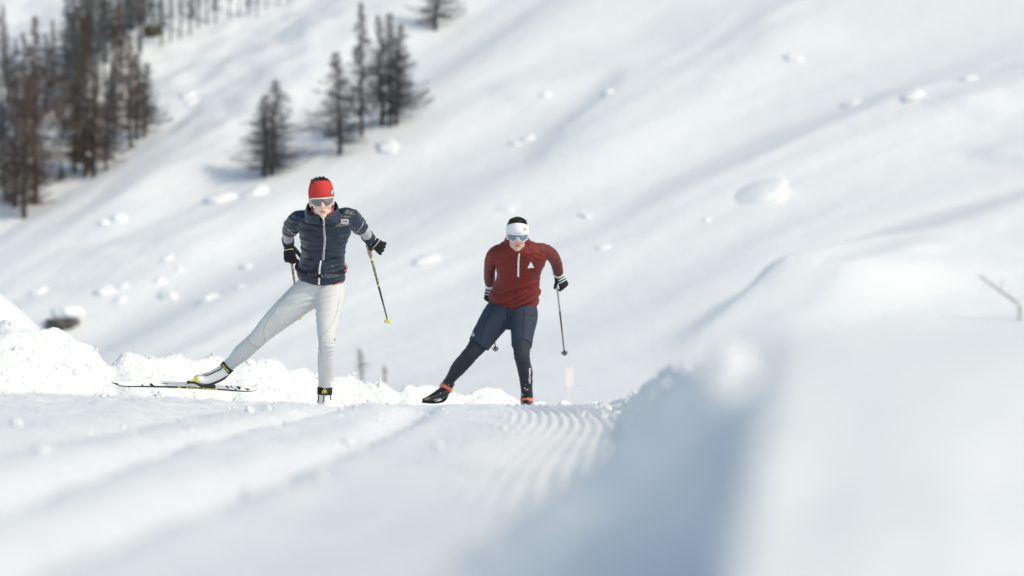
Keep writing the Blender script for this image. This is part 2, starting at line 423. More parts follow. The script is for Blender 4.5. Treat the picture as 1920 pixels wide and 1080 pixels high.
larch(140, 324, 150, 0, 'grey bare larch, left tree of the brown middle clump', G2, wide=.9)
larch(160, 330, 92, 2, 'reddish brown larch, tallest of the middle clump in the wood', G2, True, .8)
larch(176, 333, 125, 1, 'reddish brown larch with thick trunk in front of the middle clump', G2, True, .95)
larch(200, 319, 140, 4, 'grey bare larch on the right of the brown middle clump', G2, wide=.75)
larch(243, 277, 66, 1, 'bare larch with brown top, left of the pair at the right edge of the wood', G2, True, .8)
larch(271, 257, 118, 4, 'wide bare larch, rightmost rooted tree at the edge of the wood', G2, wide=.95, rot=0)
larch(256, 262, 60, 3, 'slender bare larch standing between the pair at the right edge of the wood', G2, wide=.8)
G3 = 'bare larches inside the upper wood, thin and blurred'
back = [(100,205,35),(88,215,60),(30,190,70),(12,210,90),(20,235,110),(62,255,85),(47,240,60),(125,150,-20),(140,130,-50),(152,120,-60),(165,105,-70),(172,128,-40),(187,98,-80),
        (198,118,-50),(210,90,-80),(222,120,-20),(236,72,-90),(246,60,-100),(262,92,-30),(268,50,-90),(285,45,-90),(118,260,120),(148,235,60),(182,220,70),(212,215,80),(228,185,40),
        (135,190,30),(160,175,20),(196,165,10),(8,150,10),(0,300,140),(215,262,120),(108,235,150)]
for i, (a, b, c) in enumerate(back):
    larch(a, b, c, (3, 0, 1, 5, 2)[i % 5], 'blurred bare larch crowded inside the upper part of the wood on the left', G3, brown=(i % 3 == 0), wide=.7)
G4 = 'thin bare trunks along the top edge of the photo'
for i, (a, b, c) in enumerate([(303,85,-60),(320,78,-50),(338,72,-60),(357,64,-70),(372,52,-60),(388,46,-70),(404,44,-60),(430,36,-60),(448,30,-70),(466,28,-50),(482,32,-40),(500,18,-60),(522,12,-60),(542,6,-60)]):
    larch(a, b, c, 5 if i % 3 else 3, 'thin bare larch, ' + ['first','second','third','fourth','fifth','sixth','seventh','eighth','ninth','tenth','eleventh','twelfth','thirteenth','last'][i] + ' from the left in the row along the top edge', G4, wide=.55)

def spruce(px, py, h_px, label):
    p = on_hill(px, py); h = h_px / F * p.y; rnd = random.Random(5)
    r_ = empty('young_spruce', p); tag(r_, label, 'tree')
    tv, tf = [], []; tube_np(tv, tf, [(0, 0, -.2), (0, 0, h * .9)], [.04, .01], 6); new_mesh('trunk', tv, tf, bark, r_)
    V, Fc = [], []
    for i in range(700):
        f = rnd.random() ** 1.3; a = rnd.uniform(0, 6.28); rr = h * .30 * (1 - f) * rnd.uniform(.3, 1)
        c = Vector((math.cos(a) * rr, math.sin(a) * rr, h * (f * .95 + .05) - rr * .25)); l = h * .05
        o_ = Vector((math.cos(a), math.sin(a), -.4)) * l; s_ = Vector((-math.sin(a), math.cos(a), 0)) * l * .6
        b0 = len(V); V.extend([c - s_, c + s_, c + o_]); Fc.append((b0, b0 + 1, b0 + 2))
    new_mesh('crown', V, Fc, needle, r_)
spruce(115, 335, 38, 'small dark spruce between the two lowest clumps of larches')

# ---------------------------------------------------------------- rocks, drift lumps
rock_m = mat('dark_rock', (.10, .095, .09), .9, .2, bump=[(3, .1, (1, 1, 1))], var=(2, .4))
moss_m = mat('mossy_rock', (.10, .095, .06), .9, .2, bump=[(3, .1, (1, 1, 1))], var=(2, .4))
def blob(name, scale, seed, material, amp=.22, parent=None, loc=(0, 0, 0), flat=-1.0, freq=1.3, sub=4):
    import bmesh
    bm = bmesh.new(); bmesh.ops.create_icosphere(bm, subdivisions=sub, radius=1)
    co = np.array([v.co[:] for v in bm.verts])
    d = 1 + amp * pnoise(co[:,0] * freq + seed * 3.1, co[:,1] * freq, co[:,2] * freq, seed) * 1.6 + amp * .4 * pnoise(co[:,0] * freq * 2.7 + seed, co[:,1] * freq * 2.7, co[:,2] * freq * 2.7, seed + 5)
    co = co * d[:,None]; co[:,2] = np.maximum(co[:,2], flat)
    for v, c in zip(bm.verts, co): v.co = (c[0] * scale[0], c[1] * scale[1], c[2] * scale[2])
    me = bpy.data.meshes.new(name); bm.to_mesh(me); bm.free()
    me.polygons.foreach_set('use_smooth', np.ones(len(me.polygons), bool)); me.materials.append(material)
    o = bpy.data.objects.new(name, me); COL.objects.link(o); o.location = loc
    if parent: o.parent = parent
    return o
lump_m = mat('lump_snow', (.82, .84, .85), .6, .2, bump=[(3, .04, (1, 1, 1))])
def lump(px, py, wpx, hpx, label, seed, group='snow-covered lumps dotted over the slope', rotd=0, depth=1.0, tilt=0, amp=.18, up=-.06):
    p = on_hill(px, py + hpx * .35); k = p.y / F
    o = blob('snow_lump', (wpx / 2 * k, wpx / 2 * k * depth, hpx * .42 * k), seed, lump_m, amp)
    o.location = p + Vector((0, 0, hpx * up * k)); o.rotation_euler = (R(16), R(tilt), R(rotd)); tag(o, label, 'snow lump', group)
    return o
lumps = [
 (220,402,34,26,'round snow lump below the edge of the wood, left of the woman'),
 (196,412,22,14,'small snow lump just left of the round lump below the wood'),
 (72,540,30,20,'snow lump near the left edge, above the snow-capped rock'),
 (197,539,40,18,'wide flat bright snow lump between the left edge and the middle of the lower slope'),
 (232,531,24,13,'small flat snow lump touching the right of the wide bright one'),
 (313,480,22,14,'upper one of two small round snow lumps above the lone larger lump'),
 (336,501,18,15,'tiny round snow lump diagonally above the bright squat lump'),
 (300,521,22,15,'small dim snow lump just above the bright squat lump'),
 (315,546,34,26,'bright squat snow lump left of the woman at hip height'),
 (392,552,40,26,'bright pointed snow lump nearest the woman\'s pushing leg'),
 (226,556,24,12,'faint low snow lump below the wide flat bright lump'),
 (464,495,24,14,'small snow lump left of the woman\'s elbow'),
 (450,533,20,14,'faint snow lump left of the woman\'s hip'),
 (797,480,52,22,'long snow lump between the woman\'s pole and the man'),
 (727,267,46,22,'snow lump at the foot of the tall larch group, to its right'),
 (990,253,26,20,'bright snow lump high above the man\'s white headband'),
 (966,266,20,12,'small snow lump at lower left of the bright lump above the man'),
 (1143,168,24,13,'small snow lump with a dark dimple high in the middle of the slope'),
 (1020,173,30,12,'thin snow lump left of the dimpled lump high on the slope'),
 (1485,103,34,18,'snow lump highest on the slope, right of centre'),
 (1325,408,16,10,'tiny snow lump at lower left of the large bright drift'),
 (1132,459,28,14,'small snow lump right of the man\'s shoulder on the slope'),
 (1600,190,40,14,'slim snow lump on the upper right, left of its neighbour'),
 (1705,173,48,18,'slim bright snow lump on the upper right edge of a long shadow'),
 (1818,142,36,16,'snow lump farthest up the right side of the slope'),
 (350,172,30,16,'snow lump right of the wood beside a dark twig'),
 (362,187,22,14,'lower of the two snow lumps right of the wood'),
 (415,362,60,30,'broad snow hump below the lone pair of larches, left one'),
 (480,352,46,30,'broad snow hump below the lone pair of larches, right one'),
 (1100,400,22,10,'small flat snow lump right of the man\'s head'),
 (945,388,40,12,'flat snow drift edge just above the man\'s dark hair'),
]
for i, (a, b, c, d_, lab) in enumerate(lumps):
    lump(a, b, c, d_, lab, i + 1, depth=1.0 + .4 * (i % 3), rotd=(i * 37) % 60 - 30, tilt=-10 if c > 25 else 0)
big = lump(1420, 352, 124, 38, 'largest bright drift lump on the slope, long and tilted, right of the man', 61, rotd=0, depth=1.0, tilt=-21, amp=.05, up=.04)
# rock under a cap of snow at the lower left
def capped_rock(px, py, d, w_px, h_px, cap, label, m, seed):
    p = P(px, py, d); k = d / F
    r_ = empty('snow_capped_rock' if cap else 'bare_rock', p); tag(r_, label, 'rock')
    blob('rock', (w_px / 2 * k, w_px / 2 * k, h_px / 2 * k), seed, m, .35, r_, (0, 0, 0), freq=1.6)
    if cap: blob('snow_cap', (w_px * .56 * k, w_px * .5 * k, h_px * .55 * k), seed + 3, lump_m, .2, r_, (w_px * .25 * k, w_px * .1 * k, h_px * .75 * k))
d_ = raymarch(ground, 115, 612, 100., 400.)
capped_rock(112, 608, d_, 58, 26, True, 'dark rock under a bright snow cap at the lower left, behind the snow bank', rock_m, 11)
q = on_hill(285, 66); capped_rock(285, 60, q.y, 36, 24, False, 'mossy dark rock without snow among the trees at the top left', moss_m, 17)

# small bare shrub behind the windrow, twigs at the right, marker board
shrub_m = mat('shrub_twigs', (.26, .25, .24), .9, .1)
def shrub(px, py, d, h_px, label, seed):
    p = P(px, py, d); k = d / F; rnd = random.Random(seed); V, Fc = [], []
    H = h_px * k
    tube_np(V, Fc, [(0, 0, -.3), (-H*.05, 0, H * .4), (-H*.14, 0, H)], [.055, .04, .012], 5)
    for i in range(60):
        f = rnd.uniform(.05, .95); a = rnd.uniform(0, 6.28); L = H * .42 * (1.1 - f) * rnd.uniform(.5, 1.2)
        b = Vector((-H * .13 * f, 0, H * f)); e = b + Vector((math.cos(a) * L, math.sin(a) * L, L * rnd.uniform(-.1, .45)))
        tube_np(V, Fc, [b, (b + e) / 2 + Vector((0, 0, -.02)), e], [.016, .01, .004], 3)
    o = new_mesh('bare_shrub', V, Fc, shrub_m); o.location = p; tag(o, label, 'shrub'); return o
shrub(679, 702, 140, 52, 'small leafless shrub behind the snow bank, between the two skiers', 3)
shrub(722, 700, 140, 16, 'tiny faint twig poking out right of the leafless shrub', 4)
V, Fc = [], []; d = raymarch(ground, 1912, 602, 100., 400.)
pts = [P(1912, 606, d), P(1912, 575, d), P(1903, 565, d), P(1875, 545, d), P(1850, 527, d), P(1834, 516, d)]
o_ = pts[0].copy(); pts = [p - o_ for p in pts]
tube_np(V, Fc, pts, [.05, .05, .05, .04, .03, .02], 6)
for a, b in ((3, Vector((.1, 0, .45))), (4, Vector((-.15, 0, .25))), (2, Vector((.4, .1, .2)))):
    tube_np(V, Fc, [pts[a], pts[a] + b], [.02, .008], 4)
tw = new_mesh('bent_twig', V, Fc, mat('weathered_twig', (.30, .29, .29), .9, .1)); tw.location = o_
tag(tw, 'bent bare twig sticking out of the snow at the right edge', 'twig')
board_m = mat('pale_board', (.86, .80, .78), .6, .3)
d = 62.; k = d / F
mk = empty('marker_post', P(1067, 742, d)); tag(mk, 'small pale marker board standing right of the man', 'marker')
def box(name, c, s, m, parent=None, bev=.0):
    import bmesh
    bm = bmesh.new(); bmesh.ops.create_cube(bm, size=1)
    for v in bm.verts: v.co = Vector((v.co.x * s[0] + c[0], v.co.y * s[1] + c[1], v.co.z * s[2] + c[2]))
    if bev: bmesh.ops.bevel(bm, geom=bm.edges[:], offset=bev, segments=2, affect='EDGES')
    me = bpy.data.meshes.new(name); bm.to_mesh(me); bm.free(); me.materials.append(m)
    o = bpy.data.objects.new(name, me); COL.objects.link(o)
    if parent: o.parent = parent
    return o
box('board', (0, 0, 34 * k), (15 * k, .012, 36 * k), board_m, mk, .003)
box('stake', (0, .02, 5 * k), (.025, .025, 60 * k), board_m, mk, .003)

# ---------------------------------------------------------------- loose snow near the track
def chunk(px, py, d, size_px, label, seed, name='snow_chunk', up=0):
    k = d / F; p = P(px, py, d)
    g = float(ground(np.array([p.x]), np.array([d]))[0])
    r = size_px / 2 * k
    o = blob(name, (r, r * 1.1, r * .9), seed, snow_near, .25, sub=3)
    o.location = (p.x, d, max(p.z, g + r * .2) if up else g + r * .45)
    o.rotation_euler.z = seed; tag(o, label, 'snow chunk', 'loose snow chunks lying beside the track'); return o
def chunk_at(px, py, size_px, label, seed, dlo=4., dhi=60.):
    ds = np.linspace(dlo, dhi, 3000); xx = (px - 960) / F * ds
    hit = ground(xx, ds) > (540 - py) / F * ds
    d = ds[np.argmax(hit)] if hit.any() else dhi
    return chunk(px, py, d, size_px, label, seed)
for i, (a, b, s_, lab) in enumerate([
    (650, 836, 24, 'out-of-focus snow chunk on the track below the space between the skiers'),
    (1193, 797, 17, 'upper snow chunk at the right end of the combed ridges'),
    (1193, 862, 20, 'snow chunk lying lower at the right end of the combed ridges'),
    (1078, 962, 26, 'large blurred snow chunk in the blue shade at the bottom'),
    (1120, 752, 20, 'snow chunk on the crest right of the man\'s standing foot'),
    (1350, 738, 24, 'round bright snow chunk on top of the berm'),
    (500, 770, 16, 'snow chunk on the crest below the woman\'s pushing ski, right one'),
    (468, 772, 15, 'snow chunk on the crest below the woman\'s pushing ski, left one'),
    (30, 800, 22, 'blurred snow chunk near the left edge of the track'),
    (820, 845, 20, 'blurred wide snow chunk on the middle of the track'),
    (712, 790, 11, 'tiny snow chunk on the crest between the two skiers'),
    (1265, 700, 22, 'snow chunk at the highest point of the berm'),
    (1300, 712, 18, 'snow chunk just right of the highest point of the berm'),
    (943, 806, 14, 'small snow chunk at the left end of the combed ridges')]):
    chunk_at(a, b, s_, lab, i + 20, 9. if 'berm' in lab else 4.)
def crumbs(name, spots, label, m=snow_near):
    import bmesh
    bm = bmesh.new(); bmesh.ops.create_icosphere(bm, subdivisions=1, radius=1)
    bv = np.array([v.co[:] for v in bm.verts]); bf = np.array([[v.index for v in f.verts] for f in bm.faces]); bm.free()
    rs = np.random.RandomState(4); V, Fc = [], []
    for i, (x, y, z, r) in enumerate(spots):
        s_ = r * (1 + .35 * rs.randn(len(bv), 1).clip(-1, 1)) * (rs.uniform(.7, 1.2, 3))[None]
        V.append(bv * s_ + np.array([x, y, z])); Fc.append(bf + i * len(bv))
    o = new_mesh(name, np.concatenate(V), np.concatenate(Fc), m, smooth=False); tag(o, label, None, None, 'stuff'); return o
rs = np.random.RandomState(11)
X = []; 
xa = rs.uniform(-4.2, 1.0, 2000); ta = rs.normal(-.9, .7, 2000); ya = bank_d(xa) + ta
X += [(x, y, s_) for x, y, s_ in zip(xa, ya, rs.gamma(2., .0045, 2000))]
xb = rs.uniform(-1.6, .1, 500); yb = rs.uniform(9, 28, 500); X += [(x, y, s_) for x, y, s_ in zip(xb, yb, rs.gamma(1.6, .003, 500))]
yc = rs.uniform(5, 24, 700); xc = berm_x(yc) + rs.normal(-.05, .12, 700); X += [(x, y, s_) for x, y, s_ in zip(xc, yc, rs.gamma(1.8, .0045, 700))]
X = np.array(X); X[:,2] = np.clip(X[:,2], .002, .035)
gz = ground(X[:,0], X[:,1])
crumbs('snow_crumbs', np.stack([X[:,0], X[:,1], gz + X[:,2] * .12, X[:,2]], -1), 'countless crumbs of broken snow along the bank and the track')
sp = []
for cx, cy, dd, n, sx, sy in ((905, 712, 32.6, 12, 22, 14), (1085, 740, 31, 20, 42, 10), (722, 675, 28.5, 8, 16, 30), (300, 722, 28.6, 20, 60, 6), (1010, 735, 32, 12, 20, 10)):
    for i in range(n):
        p = P(cx + rs.randn() * sx, cy + rs.randn() * sy, dd + rs.uniform(-.4, .4)); sp.append((p.x, p.y, p.z, rs.uniform(.0018, .0055)))
crumbs('snow_spray', sp, 'tiny flecks of snow thrown up by the skis', lump_m)

# ---------------------------------------------------------------- body building tools
def catmull(A, n):
    A = np.array(A, float); out = []
    for i in range(len(A) - 1):
        p0 = A[max(i-1, 0)]; p1 = A[i]; p2 = A[i+1]; p3 = A[min(i+2, len(A)-1)]
        for k in range(n):
            t = k / n
            out.append(.5 * ((2*p1) + (-p0+p2)*t + (2*p0-5*p1+4*p2-p3)*t*t + (-p0+3*p1-3*p2+p3)*t**3))
    out.append(A[-1]); return np.array(out)
class Solid:
    def __init__(s): s.V = []; s.F = []
    def rings(s, R_, cap0='flat', cap1='flat'):
        """R_: list of (centre, a, b) with a, b the half-axis vectors"""
        n = 28; base = len(s.V); R_ = list(R_)
        def dome(c, a, b, nrm):
            r = (a.length + b.length) / 2; out = []
            for k in (1, 2, 3):
                an = math.pi / 2 * k / 3.4; out.append((c + nrm * r * math.sin(an), a * math.cos(an), b * math.cos(an)))
            return out
        if cap1 == 'round':
            c, a, b = R_[-1]; R_ += dome(c, a, b, (c - R_[-2][0]).normalized())
        if cap0 == 'round':
            c, a, b = R_[0]; R_ = list(reversed(dome(c, a, b, (c - R_[1][0]).normalized()))) + R_
        for c, a, b in R_:
            for k in range(n):
                t = 2 * math.pi * k / n; s.V.append(c + a * math.cos(t) + b * math.sin(t))
        m = len(R_)
        for i in range(m - 1):
            for k in range(n):
                s.F.append((base+i*n+k, base+i*n+(k+1)%n, base+(i+1)*n+(k+1)%n, base+(i+1)*n+k))
        s.F.append(tuple(base + k for k in reversed(range(n)))); s.F.append(tuple(base + (m-1)*n + k for k in range(n)))
        return s
    def limb(s, pts, cap0='round', cap1='round', flat=1.0, ref=None, sub=5, grow=0.0, scale=1.0):
        """pts: (Vector, radius[, radius2])"""
        A = [[*p[0], p[1], (p[2] if len(p) > 2 else p[1] * flat)] for p in pts]
        C = catmull(A, sub) if len(A) > 2 else np.array(A)
        ref = Vector(ref) if ref else Vector((0, 1, 0)); R_ = []
        for i in range(len(C)):
            c = Vector(C[i][:3]); t = Vector(C[min(i+1, len(C)-1)][:3]) - Vector(C[max(i-1, 0)][:3]); t.normalize()
            b = ref - t * ref.dot(t)
            if b.length < .05: b = t.orthogonal()
            b.normalize(); a = t.cross(b)
            R_.append((c, a * (C[i][3] * scale + grow), b * (C[i][4] * scale + grow)))
        return s.rings(R_, cap0, cap1)
    def ball(s, c, r, M=None):
        M = M or Matrix.Identity(3); base = len(s.V); nu, nv = 20, 12; c = Vector(c)
        for j in range(nv + 1):
            ph = math.pi * j / nv
            for i in range(nu):
                th = 2 * math.pi * i / nu
                s.V.append(c + M @ Vector((r[0]*math.sin(ph)*math.cos(th), r[1]*math.sin(ph)*math.sin(th), r[2]*math.cos(ph))))
        for j in range(nv):
            for i in range(nu):
                s.F.append((base+j*nu+i, base+(j+1)*nu+i, base+(j+1)*nu+(i+1)%nu, base+j*nu+(i+1)%nu))
        return s
    def build(s, name, m, parent, voxel=None, smooth=0, disp=None, xf=None, adapt=False):
        V = [xf @ v for v in s.V] if xf else s.V
        o = new_mesh(name, V, s.F, m)
        if voxel:
            md = o.modifiers.new('r', 'REMESH'); md.mode = 'VOXEL'; md.voxel_size = voxel
            if smooth:
                sm = o.modifiers.new('s', 'SMOOTH'); sm.factor = .5; sm.iterations = smooth
            dg = bpy.context.evaluated_depsgraph_get(); me = bpy.data.meshes.new_from_object(o.evaluated_get(dg))
            old = o.data; o.modifiers.clear(); o.data = me; bpy.data.meshes.remove(old)
            if not len(me.materials): me.materials.append(m)
            me.materials[0] = m
        me = o.data
        if disp:
            n = len(me.vertices); co = np.zeros(n * 3); me.vertices.foreach_get('co', co); co = co.reshape(-1, 3)
            nr = np.zeros(n * 3); me.vertex_normals.foreach_get('vector', nr); nr = nr.reshape(-1, 3)
            co = co + nr * disp(co, nr)[:, None]; me.vertices.foreach_set('co', co.ravel()); me.update()
        me.polygons.foreach_set('use_smooth', np.ones(len(me.polygons), bool))
        attach(o, parent); return o
def attach(o, parent):
    if parent is None: return
    o.parent = parent
    loc = parent.location if parent.type == 'EMPTY' else Vector((0, 0, 0))
    o.matrix_parent_inverse = Matrix.Translation(-loc) if parent.type == 'EMPTY' else Matrix.Identity(4)
    if parent.type != 'EMPTY': # parts carry their inverse themselves: the world frame is shared
        o.matrix_parent_inverse = Matrix.Identity(4)
def bvh_of(objs):
    V, Fc = [], []
    for o in objs:
        b = len(V); V += [v.co.copy() for v in o.data.vertices]; Fc += [tuple(i + b for i in p.vertices) for p in o.data.polygons]
    return BVHTree.FromPolygons(V, Fc)
def cast(bvh, px, py):
    d = Vector(((px - 960) / F, 1, (540 - py) / F)).normalized()
    h = bvh.ray_cast(Vector((0, 0, 0)) + d * 20, d)
    if h[0] is None: return (None, None)
    return (h[0], -h[1] if h[1].dot(d) > 0 else h[1])
def ribbon(name, bvh, pts, wpx, m, parent, lift=.003, n=6, thick=.003, taper=False):
    """a flat strip of real thickness following a garment's surface through photo points"""
    C = catmull([[a, b] for a, b in pts], n) if len(pts) > 2 else np.array([np.array(pts[0]) * (1 - t) + np.array(pts[1]) * t for t in np.linspace(0, 1, n * 2)])
    hits = []
    for a, b in C:
        p, nn = cast(bvh, a, b)
        if p is not None: hits.append((p + nn * lift, nn))
    if len(hits) < 2: return None
    V, Fc = [], []; w_ = wpx / 2 * hits[0][0].y / F
    for i, (p, nn) in enumerate(hits):
        t = hits[min(i+1, len(hits)-1)][0] - hits[max(i-1, 0)][0]
        sd_ = t.cross(nn).normalized() * w_ * (1 if not taper else (1 - .8 * i / len(hits)))
        V += [p - sd_, p + sd_, p + sd_ * .8 + nn * thick, p - sd_ * .8 + nn * thick]
    for i in range(len(hits) - 1):
        for k in range(4): Fc.append((i*4+k, i*4+(k+1)%4, (i+1)*4+(k+1)%4, (i+1)*4+k))
    Fc.append((0, 1, 2, 3)); e = (len(hits)-1)*4; Fc.append((e+3, e+2, e+1, e))
    o = new_mesh(name, V, Fc, m, smooth=False); attach(o, parent); return o
def patch(name, bvh, poly, m, parent, lift=.003):
    """a filled shape of photo points laid on a surface; large edges are subdivided first"""
    import bmesh
    bm = bmesh.new(); vs = [bm.verts.new((a, b, 0)) for a, b in poly]; f = bm.faces.new(vs)
    bmesh.ops.triangulate(bm, faces=[f])
    bmesh.ops.subdivide_edges(bm, edges=[e for e in bm.edges if e.calc_length() > 2.5], cuts=2, use_grid_fill=True)
    bmesh.ops.triangulate(bm, faces=bm.faces[:])
    return _drape(name, bvh, [v.co[:2] for v in bm.verts], [[v.index for v in f_.verts] for f_ in bm.faces] if not bm.verts.index_update() else None, m, parent, lift)
def _drape(name, bvh, pts, faces, m, parent, lift):
    V = []; last = None; ok = []
    for a, b in pts:
        p, nn = cast(bvh, a, b)
        ok.append(p is not None)
        V.append(p + nn * lift if p is not None else Vector((0, 0, 0)))
    Fc = [f for f in faces if all(ok[i] for i in f)]
    if not Fc: return None
    used = sorted({i for f in Fc for i in f}); mp = {u: k for k, u in enumerate(used)}
    ext = [V[u] for u in used]; n = len(ext); back = [v + Vector((0, .0025, 0)) for v in ext]
    F2 = [tuple(mp[i] for i in f) for f in Fc]; edges = {}
    for f in F2:
        for i in range(len(f)):
            e = (f[i], f[(i+1) % len(f)]); edges[e] = 1
    sides = [(a, b, b + n, a + n) for (a, b) in edges if (b, a) not in edges]
    o = new_mesh(name, ext + back, F2 + [tuple(i + n for i in reversed(f)) for f in F2] + sides, m, smooth=False); attach(o, parent); return o
def text_mesh(body, bold=0.0, shear=0.0):
    c = bpy.data.curves.new('t', 'FONT'); c.body = body; c.size = 1; c.offset = bold; c.shear = shear; c.resolution_u = 2; c.align_x = 'CENTER'; c.align_y = 'CENTER'
    o = bpy.data.objects.new('t', c); COL.objects.link(o)
    me = bpy.data.meshes.new_from_object(o.evaluated_get(bpy.context.evaluated_depsgraph_get()))
    import bmesh
    bm = bmesh.new(); bm.from_mesh(me)
    for _ in range(3):
        lg = [e for e in bm.edges if e.calc_length() > .22]
        if not lg: break
        bmesh.ops.subdivide_edges(bm, edges=lg, cuts=1); bmesh.ops.triangulate(bm, faces=bm.faces[:])
    bm.verts.index_update(); V = [tuple(v.co[:2]) for v in bm.verts]; Fc = [tuple(v.index for v in f.verts) for f in bm.faces]; bm.free()
    bpy.data.objects.remove(o); bpy.data.curves.remove(c); bpy.data.meshes.remove(me)
    w_ = max(v[0] for v in V) - min(v[0] for v in V); h_ = max(v[1] for v in V) - min(v[1] for v in V)
    return V, Fc, w_, h_
def lettering(name, bvh, body, c, u, v, length, height, m, parent, bold=.02, lift=.0035, shear=0):
    V, Fc, w_, h_ = text_mesh(body, bold, shear)
    pts = [(c[0] + u[0] * x / w_ * length + v[0] * y / h_ * height, c[1] + u[1] * x / w_ * length + v[1] * y / h_ * height) for x, y in V]
    return _drape(name, bvh, pts, Fc, m, parent, lift)

# ---------------------------------------------------------------- materials of clothes and gear
skin_m = mat('skin', (.62, .40, .32), .5, .35, sss=.12, bump=[(60, .0006, (1, 1, 1))])
def skin_with_lips(name, base, lip, brow=None):
    m = mat(name, base, .5, .35, sss=.12); t = m.node_tree; b = t.nodes['Principled BSDF']
    at = t.nodes.new('ShaderNodeAttribute'); at.attribute_name = 'lips'
    mx = t.nodes.new('ShaderNodeMix'); mx.data_type = 'RGBA'; mx.inputs[6].default_value = (*base, 1); mx.inputs[7].default_value = (*lip, 1)
    t.links.new(at.outputs['Fac'], mx.inputs[0]); t.links.new(mx.outputs[2], b.inputs['Base Color']); return m
skin_w = skin_with_lips('fair_skin', (.80, .56, .47), (.50, .16, .15))
skin_h = skin_with_lips('tanned_skin', (.66, .42, .34), (.40, .15, .13))
nylon = mat('navy_quilted_nylon', (.008, .020, .044), .36, .5, bump=[(5, .045, (1, 1, 2.6)), (16, .006, (1, 1, 2))])
grey_tights = mat('light_grey_tights', (.60, .615, .62), .62, .25, bump=[(16, .004, (1, 1, 1.6))])
grey_sleeve = mat('light_grey_sleeve', (.46, .47, .49), .65, .2, bump=[(60, .004, (.4, .4, 2))])
navy_knit = mat('navy_knit_cuff', (.03, .045, .07), .8, .2)
red_fleece = mat('red_headband_fabric', (.58, .048, .044), .75, .2)
pink_m = mat('coral_pink_lining', (.68, .10, .13), .7, .2)
white_m = mat('white_fabric', (.80, .80, .81), .7, .2)
white_gloss = mat('white_gloss_plastic', (.80, .80, .80), .28, .5)
black_m = mat('black_fabric', (.012, .012, .014), .7, .3)
black_gl = mat('black_gloss_plastic', (.012, .013, .016), .3, .5)
rust = mat('rust_red_jersey', (.165, .022, .020), .62, .25, bump=[(6, .030, (1, 1, 2.6)), (70, .0015, (1, 1, 1))])
rust_s = mat('rust_red_sleeve', (.14, .026, .025), .62, .25, bump=[(14, .006, (1, 1, 1))])
navy_sh = mat('dark_navy_shorts', (.030, .045, .072), .72, .25, bump=[(18, .006, (1, 1, 1.5))])
navy_lg = mat('dark_navy_leggings', (.030, .038, .050), .75, .25, bump=[(20, .004, (1, 1, 1))])
seam_d = mat('seam_thread', (.38, .39, .41), .8, .1)
seam_n = mat('dark_seam_thread', (.012, .014, .02), .8, .1)
yellow = mat('pale_yellow_paint', (.80, .74, .16), .4, .4)
yellow_p = mat('pale_yellow_shaft', (.80, .77, .42), .4, .4)
cork = mat('cork_grip', (.42, .30, .24), .8, .2)
grey_txt = mat('grey_lettering', (.16, .165, .17), .6, .3)
hair_b = mat('black_hair', (.012, .010, .010), .6, .4)
hair_d = mat('dark_brown_hair', (.028, .020, .015), .65, .35, bump=[(90, .006, (1, 1, 1))])
lens_w = mat('grey_mirror_lens', (.12, .13, .14), .12, .6, coat=.6)
lens_h = mat('blue_mirror_lens', (.10, .18, .29), .15, .6, coat=.6)
orange = mat('salmon_orange_strap', (.85, .20, .13), .6, .3)
steel = mat('grey_metal', (.35, .35, .36), .3, .5, metal=.7)
shaft_m = mat('dark_carbon_shaft', (.035, .037, .042), .3, .5)
shaft_l = mat('silver_grey_shaft', (.42, .43, .45), .3, .5)
teeth_m = mat('teeth', (.75, .72, .68), .3, .5)

# ---------------------------------------------------------------- heads
def head_solid(s, M, k=1.0, fem=True):
    """M: 4x4 of the head; +x wearer's side shown right, -y is the face's forward, z up"""
    T = lambda x, y, z: M @ Vector((x * k, -y * k, z * k)); R3 = M.to_3x3()
    def E(c, r): s.ball(T(*c), (r[0]*k, r[1]*k, r[2]*k), R3)
    E((0, -.015, .035), (.074, .094, .088)); E((0, .018, -.018), (.064, .072, .082))
    E((0, .028, -.070), (.046 if fem else .052, .052, .045)); E((0, .058, -.102), (.020 if fem else .026, .020, .017))
    for sx in (-1, 1):
        E((sx*.036, .050, -.034), (.026, .030, .026)); E((sx*.040, .014, -.072), (.016, .03, .026))
        E((sx*.073, -.012, -.018), (.010, .020, .032)); E((sx*.0095, .094, -.041), (.0085, .012, .0075))
        E((sx*.030, .075, .018), (.020, .010, .008)); E((sx*.030, .070, .002), (.013, .012, .011))
    s.limb([(T(0, .080, .010), .008*k), (T(0, .094, -.014), .009*k), (T(0, .106, -.034), .0115*k)], sub=3)
    E((0, .0835, -.0665), (.019, .0075, .0045)); E((0, .0825, -.0775), (.016, .0075, .0050)); E((0, .070, -.070), (.028, .014, .020))
def paint_lips(o, M, k):
    me = o.data; n = len(me.vertices); co = np.zeros(n*3); me.vertices.foreach_get('co', co); co = co.reshape(-1, 3)
    Mi = np.array(M.inverted()); L = (co @ Mi[:3,:3].T + Mi[:3,3]) / k
    x, y, z = L[:,0], -L[:,1], L[:,2]
    v = np.clip(3.0 - np.hypot(x / .0200, (z + .072) / .0082) * 2.6, 0, 1) * (y > .06)
    a = me.attributes.new('lips', 'FLOAT', 'POINT'); a.data.foreach_set('value', v.astype(np.float32))
